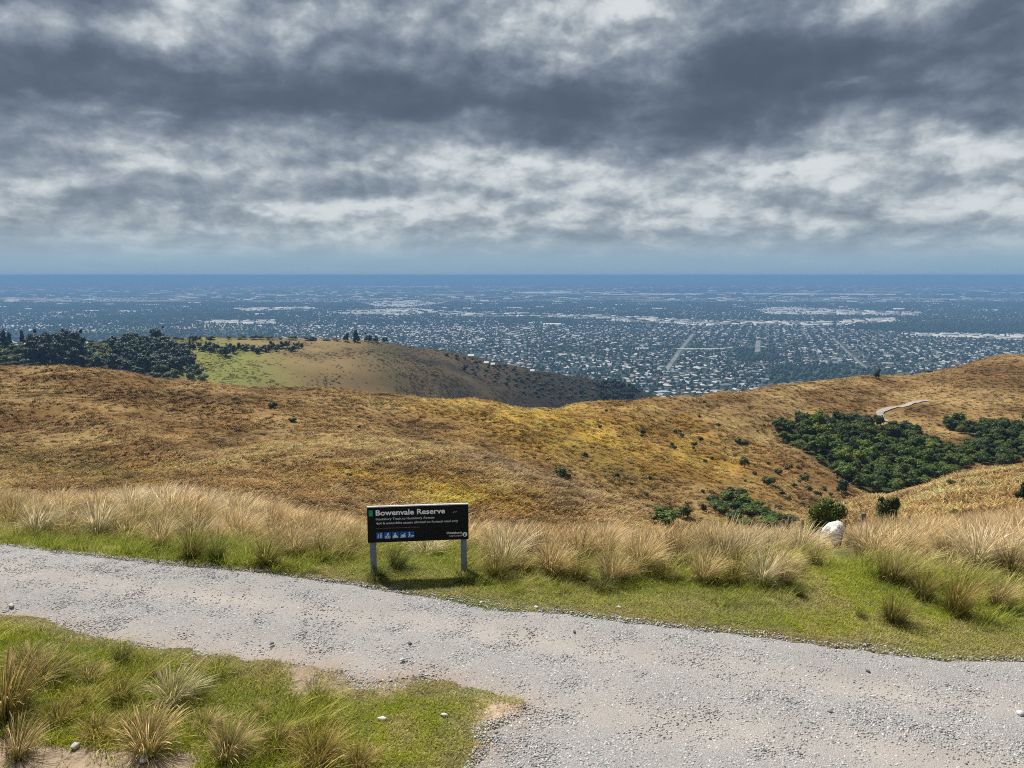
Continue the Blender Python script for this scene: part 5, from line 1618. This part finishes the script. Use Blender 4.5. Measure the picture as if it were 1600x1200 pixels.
for (a_, b_, w_, lab) in [(50, 543, 27, 'long low white farmhouse among the trees near the left end of the ridge'), (10, 545, 10, 'small pale house at the left edge of the ridge'),
                          (205, 541, 36, 'long low pale shed with a lit roof in front of the lone broad pine'), (736, 558, 13, 'white-roofed house just below the brow of the far hill'),
                          (760, 570, 10, 'pale house on the right shoulder of the far hill'), (832, 582, 9, 'white house at the right foot of the far hill'), (770, 572, 9, 'grey house next to the pale one on the shoulder of the far hill')]:
    x, d, z = [float(v[0]) for v in hit(a_, b_)]
    if d != d: continue
    w = w_ / FPX * d * .68
    o = bpy.data.objects.new('house', None); COL.objects.link(o); o.location = (x, d, z - .3); o.rotation_euler = (0, 0, random.uniform(-.2, .2)); tag(o, lab, 'house')
    V, F4, F3, _h, mi = HP[0]; mats_ = [M_hwall, M_hroof]
    for nm, sel in (('walls', 0), ('roof', 1)):
        f4 = F4[mi[:len(F4)] == sel]; f3 = F3[mi[len(F4):] == sel]
        me = mesh_np(nm, V * np.array([w, 7, 4.2]), f4 if len(f4) else None, [mats_[sel]], F3=f3 if len(f3) else None)
        c = link(nm, me, o); c['tint'] = [.42, .42, .41]


# ------------------------------------------------------------------ helpers for the sign
def box_bm(bm, x0, x1, y0, y1, z0, z1, bevel=0):
    r_ = bmesh.ops.create_cube(bm, size=1)
    for v in r_['verts']: v.co = ((x0 + x1) / 2 + v.co.x * (x1 - x0), (y0 + y1) / 2 + v.co.y * (y1 - y0), (z0 + z1) / 2 + v.co.z * (z1 - z0))
    if bevel: bmesh.ops.bevel(bm, geom=list({e for v in r_['verts'] for e in v.link_edges}), offset=bevel, segments=2, affect='EDGES')


def box_obj(name, dims, mat, parent=None, bevel=0):
    bm = bmesh.new(); box_bm(bm, *dims, bevel); me = bpy.data.meshes.new(name); bm.to_mesh(me); bm.free(); me.materials.append(mat)
    return link(name, me, parent)


def flat_polys(name, polys, mats, parent, loc, depth=.0015):
    """printed shapes: thin prisms standing proud of the panel; polys = [(material index, [(x, z)...])]"""
    bm = bmesh.new()
    for k, (mi, pts) in enumerate(polys):
        dd = depth * (1 + mi)
        f = [bm.verts.new((p[0], -dd, p[1])) for p in pts]; g = [bm.verts.new((p[0], 0, p[1])) for p in pts]
        fa = bm.faces.new(f); fa.material_index = mi
        for i in range(len(pts)):
            q = bm.faces.new((f[i], f[(i + 1) % len(pts)], g[(i + 1) % len(pts)], g[i])); q.material_index = mi
    bmesh.ops.recalc_face_normals(bm, faces=bm.faces)
    me = bpy.data.meshes.new(name); bm.to_mesh(me); bm.free()
    for m in mats: me.materials.append(m)
    return link(name, me, parent, loc)


def text_obj(name, body, width, height_, mat, parent, loc, bold=0.0, align='LEFT', tint=None):
    cu = bpy.data.curves.new(name, 'FONT'); cu.body = body; cu.extrude = .0008 / height_; cu.offset = bold; cu.resolution_u = 4
    t = bpy.data.objects.new(name, cu); COL.objects.link(t)
    dg = bpy.context.evaluated_depsgraph_get(); me = bpy.data.meshes.new_from_object(t.evaluated_get(dg))
    bpy.data.objects.remove(t)
    co = np.empty(len(me.vertices) * 3, np.float32); me.vertices.foreach_get('co', co); co = co.reshape(-1, 3)
    x0, x1 = co[:, 0].min(), co[:, 0].max()
    sx = width / (x1 - x0); sz = height_ / .73           # cap height of the built-in face is about 0.73
    X = (co[:, 0] - x0) * sx
    if align == 'RIGHT': X -= width
    out = np.stack([X, -.001 - np.clip(co[:, 2], -1, 1) * height_, co[:, 1] * sz], 1)
    me.vertices.foreach_set('co', out.astype(np.float32).ravel()); me.update(); me.name = name
    me.materials.clear(); me.materials.append(mat)
    return link(name, me, parent, loc)


def disc(cx, cz, r, n=14, a0=0, sq=1.0): return [(cx + r * cos(a0 + 2 * pi * i / n), cz + r * sq * sin(a0 + 2 * pi * i / n)) for i in range(n)]


def limb(x0, z0, x1, z1, w):
    dx, dz = x1 - x0, z1 - z0; L = math.hypot(dx, dz); nx, nz = -dz / L * w / 2, dx / L * w / 2
    return [(x0 + nx, z0 + nz), (x0 - nx, z0 - nz), (x1 - nx, z1 - nz), (x1 + nx, z1 + nz)]


def ring(cx, cz, r, w, n=12):
    out = []
    for i in range(n):
        a, b = 2 * pi * i / n, 2 * pi * (i + 1) / n
        out.append([(cx + r * cos(a), cz + r * sin(a)), (cx + r * cos(b), cz + r * sin(b)), (cx + (r - w) * cos(b), cz + (r - w) * sin(b)), (cx + (r - w) * cos(a), cz + (r - w) * sin(a))])
    return out


def walker(x, s, z=.012):
    return [disc(x, z + .080 * s, .009 * s), limb(x, z + .068 * s, x - .003 * s, z + .038 * s, .014 * s), limb(x - .003 * s, z + .04 * s, x + .014 * s, z, .008 * s),
            limb(x - .003 * s, z + .04 * s, x - .016 * s, z, .008 * s), limb(x, z + .064 * s, x + .016 * s, z + .044 * s, .006 * s), limb(x, z + .064 * s, x - .014 * s, z + .046 * s, .006 * s)]


def build_sign():
    dl, dr = 13.30, 13.48
    xl = float(s_of(583, 850)) * dl; xr = float(s_of(724.5, 845)) * dr; zl = float(height(xl, dl)); zr = float(height(xr, dr))
    root = bpy.data.objects.new('information_sign', None); COL.objects.link(root)
    mx, my = (xl + xr) / 2, (dl + dr) / 2
    zb = min(zl, zr)
    root.location = (mx, my, zb)
    rz = math.atan2(dr - dl, xr - xl); root.rotation_euler = (0, 0, rz)
    tag(root, 'black information board reading Bowenvale Reserve on two grey posts beside the gravel road', 'sign')
    half = math.hypot(xr - xl, dr - dl) / 2
    Wd = half * 2 + .17; topz = float(slope(787.2)) * my - zb; Hh = .66
    m_black, nt, b = new_mat('black_panel', .5, .12); geo = nt.add('ShaderNodeTexCoord').outputs['Object']
    n = nt.noise(geo, 5, 5, .6); setc(nt, b, nt.mix(n.outputs['Fac'], (.004, .004, .005), (.009, .010, .012)))
    nt.l.new(nt.math('MULTIPLY_ADD', n.outputs['Fac'], .25, .42), b.inputs['Roughness'])
    m_white = simple_mat('white_print', (.88, .89, .90), (.80, .82, .84), 20)
    m_grey = simple_mat('grey_print', (.62, .66, .70), (.54, .58, .62), 30)
    m_blue = simple_mat('blue_print', (.012, .085, .32), (.016, .11, .38), 20)
    m_red = simple_mat('dull_red_print', (.22, .10, .10), (.15, .08, .09), 30)
    m_green = simple_mat('green_print', (.02, .30, .17), (.015, .22, .13), 20)
    m_alu = simple_mat('aluminium_edge', (.75, .76, .78), (.62, .63, .66), 12, .35, spec=.6)
    m_post = simple_mat('grey_painted_post', (.21, .245, .295), (.15, .18, .22), 9, .7, .25, .004)
    for sx in (-1, 1):
        z0 = (zl if sx < 0 else zr) - zb
        p = box_obj('post', (sx * half - .052, sx * half + .052, -.05, .055, z0 - .35, topz - .05), m_post, root, .006)
    panel = box_obj('panel', (-Wd / 2, Wd / 2, -.092, -.054, topz - Hh, topz - .016), m_black, root, .003)
    edge = box_obj('top_edge', (-Wd / 2 - .004, Wd / 2 + .004, -.096, -.048, topz - .014, topz + .004), m_alu, root, .002)
    for sx in (-1, 1):
        box_obj('bolt', (sx * half - .012, sx * half + .012, .055, .067, topz - .22, topz - .196), m_alu, root, .003)
    X0 = -Wd / 2; Y = -.0922

    def P(u, v): return (X0 + u * Wd / 1.87, Y, topz - v * Hh / .67)
    flat_polys('green_marker', [(0, [(0, 0), (.07, 0), (.07, -.11), (0, -.11)])] + [(1, [(.006 + i * .022, -.008), (.010 + i * .022, -.008), (.010 + i * .022, -.10), (.006 + i * .022, -.10)]) for i in range(3)], [m_green, simple_mat('green_light_print', (.08, .42, .28), (.06, .35, .22), 20)], panel, P(.030, .065))
    text_obj('title_lettering', 'Bowenvale Reserve', 1.22, .098, m_white, panel, P(.158, .163), bold=.022)
    text_obj('route_lettering', 'Huntsbury Track to Huntsbury Avenue', 1.03, .044, m_grey, panel, P(.158, .254), bold=.01)
    text_obj('access_lettering', '4x4 & motorbike access allowed on formed road only', 1.45, .044, m_grey, panel, P(.158, .332), bold=.01)
    rr_ = random.Random(4); q = []; u = 0
    while u < .76:
        w = rr_.uniform(.012, .05); q.append((0, [(u, 0), (u + w, 0), (u + w, .012), (u, .012)])); u += w + .008
    flat_polys('small_red_line', q, [m_red], panel, P(.158, .412))
    pics = []
    pics.append(walker(.036, .8) + walker(.082, 1.05))
    pics.append(ring(.034, .03, .022, .007) + ring(.088, .03, .022, .007) + [limb(.034, .03, .06, .055, .008), limb(.06, .055, .088, .03, .008), limb(.05, .055, .066, .088, .012), disc(.072, .096, .010), limb(.064, .084, .084, .07, .007), limb(.03, .008, .10, .008, .006)])
    pics.append([limb(.015, .03, .105, .03, .018), limb(.03, .045, .085, .05, .016), limb(.045, .06, .075, .062, .016), disc(.034, .025, .014), disc(.088, .025, .014), limb(.01, .008, .11, .010, .006), limb(.04, .078, .07, .095, .012)])
    pics.append([limb(.015, .018, .105, .022, .014), limb(.03, .035, .10, .085, .014), limb(.05, .035, .10, .05, .016), disc(.04, .05, .012)])
    pics.append(walker(.036, 1.05) + [limb(.070, .032, .102, .032, .018), limb(.073, .03, .073, .01, .006), limb(.099, .03, .099, .01, .006), disc(.108, .042, .008), limb(.045, .06, .08, .04, .004)])
    for i, pc in enumerate(pics):
        sq = [(0, 0), (.122, 0), (.122, .118), (0, .118)]
        flat_polys('pictogram', [(0, sq)] + [(1, p) for p in pc], [m_blue, m_white], panel, P(.158 + i * .143, .600))
    text_obj('council_lettering', 'Christchurch', .275, .040, m_white, panel, P(1.745, .555), bold=.015, align='RIGHT')
    text_obj('council_lettering', 'City Council', .225, .032, m_grey, panel, P(1.745, .607), bold=.01, align='RIGHT')
    lg = [(0, disc(0, 0, .043, 24)), (1, disc(-.006, -.004, .013, 10)), (1, limb(-.004, -.02, .004, .030, .008)), (1, limb(.0, .030, .018, .012, .007)), (1, limb(-.02, -.022, .02, -.020, .008))]
    flat_polys('council_emblem', lg, [m_white, m_black], panel, P(1.80, .575))
    flat_polys('faint_bird_mark', [(0, limb(0, 0, .03, .014, .006)), (0, limb(.03, .014, .05, .002, .006)), (0, limb(.05, .004, .072, .022, .005))], [m_grey], panel, P(1.58, .155))


build_sign()


# ------------------------------------------------------------------ the sheep
def build_sheep():
    m, nt, b = new_mat('wool', .95, .05)
    geo = nt.add('ShaderNodeTexCoord').outputs['Object']
    n = nt.noise(geo, 22, 5, .7); n2 = nt.noise(geo, 4, 3, .5)
    setc(nt, b, nt.mix(n2.outputs['Fac'], (.84, .82, .77), (.70, .66, .58)))
    bump(nt, b, n.outputs['Fac'], .9, .03)
    m2 = simple_mat('sheep_skin', (.55, .47, .40), (.42, .35, .30), 15)
    root = bpy.data.objects.new('sheep', None); COL.objects.link(root)
    x, y, z = at(1304, 21.6)
    root.location = (x, y, z + .02); root.rotation_euler = (0, 0, R(-36))      # the sheep faces away (+Y), a little to the right
    tag(root, 'white woolly sheep grazing head down in the tussocks, seen from behind', 'sheep')
    bm = bmesh.new()

    def ell(c, r_, rx=0):
        q = bmesh.ops.create_icosphere(bm, subdivisions=3, radius=1)
        M = Matrix.Translation(c) @ Matrix.Rotation(rx, 4, 'X') @ Matrix.Diagonal((*r_, 1))
        bmesh.ops.transform(bm, matrix=M, verts=q['verts'])

    def leg(p0, p1, r0, r1):
        p0, p1 = Vector(p0), Vector(p1); n_ = 7
        for k in range(n_ + 1):
            f = k / n_; q = bmesh.ops.create_icosphere(bm, subdivisions=2, radius=r0 + (r1 - r0) * f)
            bmesh.ops.translate(bm, vec=p0.lerp(p1, f), verts=q['verts'])
    ell((0, -.05, .64), (.25, .38, .26)); ell((0, .34, .58), (.23, .34, .24)); ell((-.10, -.32, .60), (.17, .20, .25)); ell((.10, -.32, .60), (.17, .20, .25)); ell((0, .1, .52), (.23, .42, .20))
    leg((0, .60, .62), (.02, .86, .34), .16, .085)                       # neck down to the grass
    ell((.02, .93, .24), (.07, .085, .15), R(-18)); ell((.02, .97, .13), (.045, .05, .08), R(-10))   # head, muzzle
    ell((-.10, .88, .31), (.07, .018, .03)); ell((.14, .88, .31), (.07, .018, .03))                  # ears
    ell((0, -.53, .56), (.04, .04, .19))                              # tail
    for sx in (-1, 1):
        leg((sx * .15, -.32, .50), (sx * .17, -.43, .33), .15, .075); leg((sx * .17, -.43, .33), (sx * .17, -.38, .04), .060, .036)
        leg((sx * .12, .42, .48), (sx * .12, .44, .04), .09, .032)
    me = bpy.data.meshes.new('body'); bm.to_mesh(me); bm.free()
    body = link('body', me, root)
    rm = body.modifiers.new('remesh', 'REMESH'); rm.mode = 'VOXEL'; rm.voxel_size = .016
    sm = body.modifiers.new('smooth', 'SMOOTH'); sm.iterations = 4
    dg = bpy.context.evaluated_depsgraph_get(); me2 = bpy.data.meshes.new_from_object(body.evaluated_get(dg))
    body.modifiers.clear(); body.data = me2; me2.name = 'sheep_body'
    for v in me2.vertices:
        wool = 1 if v.co.z > .36 and v.co.y < .8 else 0
        nn = mnoise.noise(v.co * 11) * .016 + mnoise.noise(v.co * 30) * .008
        v.co += v.normal * nn * wool
    me2.materials.clear(); me2.materials.append(m); me2.materials.append(m2)
    for p in me2.polygons:
        p.use_smooth = True
        if p.center.z < .32 or p.center.y > .84: p.material_index = 1
    root.scale = (.98, .92, .90)


build_sheep()


# ------------------------------------------------------------------ the old fence behind the tussocks
def build_fence():
    m = simple_mat('weathered_wood', (.13, .11, .09), (.22, .19, .16), 14, .95, .5, .01)
    m_w = simple_mat('rusty_wire', (.16, .13, .11), (.20, .17, .15), 30, .6)
    root = bpy.data.objects.new('post_and_wire_fence', None); COL.objects.link(root)
    pts = []
    for (a_, topy, w, lean, D_) in [(1160, 826, .10, .02, 27.5), (1224, 806, .10, .16, 27.5), (1232, 812, .08, -.12, 27.6), (1255, 812, .075, 0, 27.8), (1284, 824, .13, 0, 28), (1300, 826, .09, .03, 28.1), (1322, 812, .06, 0, 29), (1349, 802, .14, 0, 29.5), (1420, 812, .08, .03, 31), (1500, 800, .08, -.02, 33)]:
        x, y, z = at(a_, D_); top = float(slope(topy)) * D_
        pts.append((x, y, z, max(top, z + .9), w, lean))
    x0, y0, z0 = pts[3][:3]
    root.location = (x0, y0, z0)
    tag(root, 'old post and wire fence with leaning weathered posts behind the tussocks, near the round tree', 'fence')
    for (x, y, z, top, w, lean) in pts:
        bm = bmesh.new(); box_bm(bm, -w / 2, w / 2, -w / 2, w / 2, -.3, top - z, .008)
        for v in bm.verts:
            v.co.x += v.co.z * lean; v.co += Vector((random.uniform(-1, 1), random.uniform(-1, 1), random.uniform(-1, 1))) * .006
        me = bpy.data.meshes.new('post'); bm.to_mesh(me); bm.free(); me.materials.append(m)
        link('post', me, root, (x - x0, y - y0, z - z0))
    for hgt in (.3, .55, .8):
        bm = bmesh.new()
        for i in range(len(pts) - 1):
            if i in (1,): continue
            a, b_ = pts[i], pts[i + 1]
            A = Vector((a[0] - x0 + hgt * a[5], a[1] - y0 - a[4] / 2, a[2] - z0 + hgt)); B = Vector((b_[0] - x0 + hgt * b_[5], b_[1] - y0 - b_[4] / 2, b_[2] - z0 + hgt))
            t = (B - A).normalized(); e1 = t.orthogonal().normalized() * .003; e2 = t.cross(e1)
            r1 = [bm.verts.new(A + e1 * cos(k * 2.094) + e2 * sin(k * 2.094)) for k in range(3)]; r2 = [bm.verts.new(B + e1 * cos(k * 2.094) + e2 * sin(k * 2.094)) for k in range(3)]
            for k in range(3): bm.faces.new((r1[k], r1[(k + 1) % 3], r2[(k + 1) % 3], r2[k]))
        me = bpy.data.meshes.new('wire'); bm.to_mesh(me); bm.free(); me.materials.append(m_w)
        link('wire', me, root)
    # the short rail between the two stout posts
    a, b_ = pts[4], pts[5]
    for hgt in (.62, .85):
        bm = bmesh.new(); L = b_[0] - a[0]
        box_bm(bm, -.06, L + .06, -.1, -.06, hgt - .05, hgt + .05, .006)
        me = bpy.data.meshes.new('rail'); bm.to_mesh(me); bm.free(); me.materials.append(m)
        link('rail', me, root, (a[0] - x0, a[1] - y0, a[2] - z0))


build_fence()
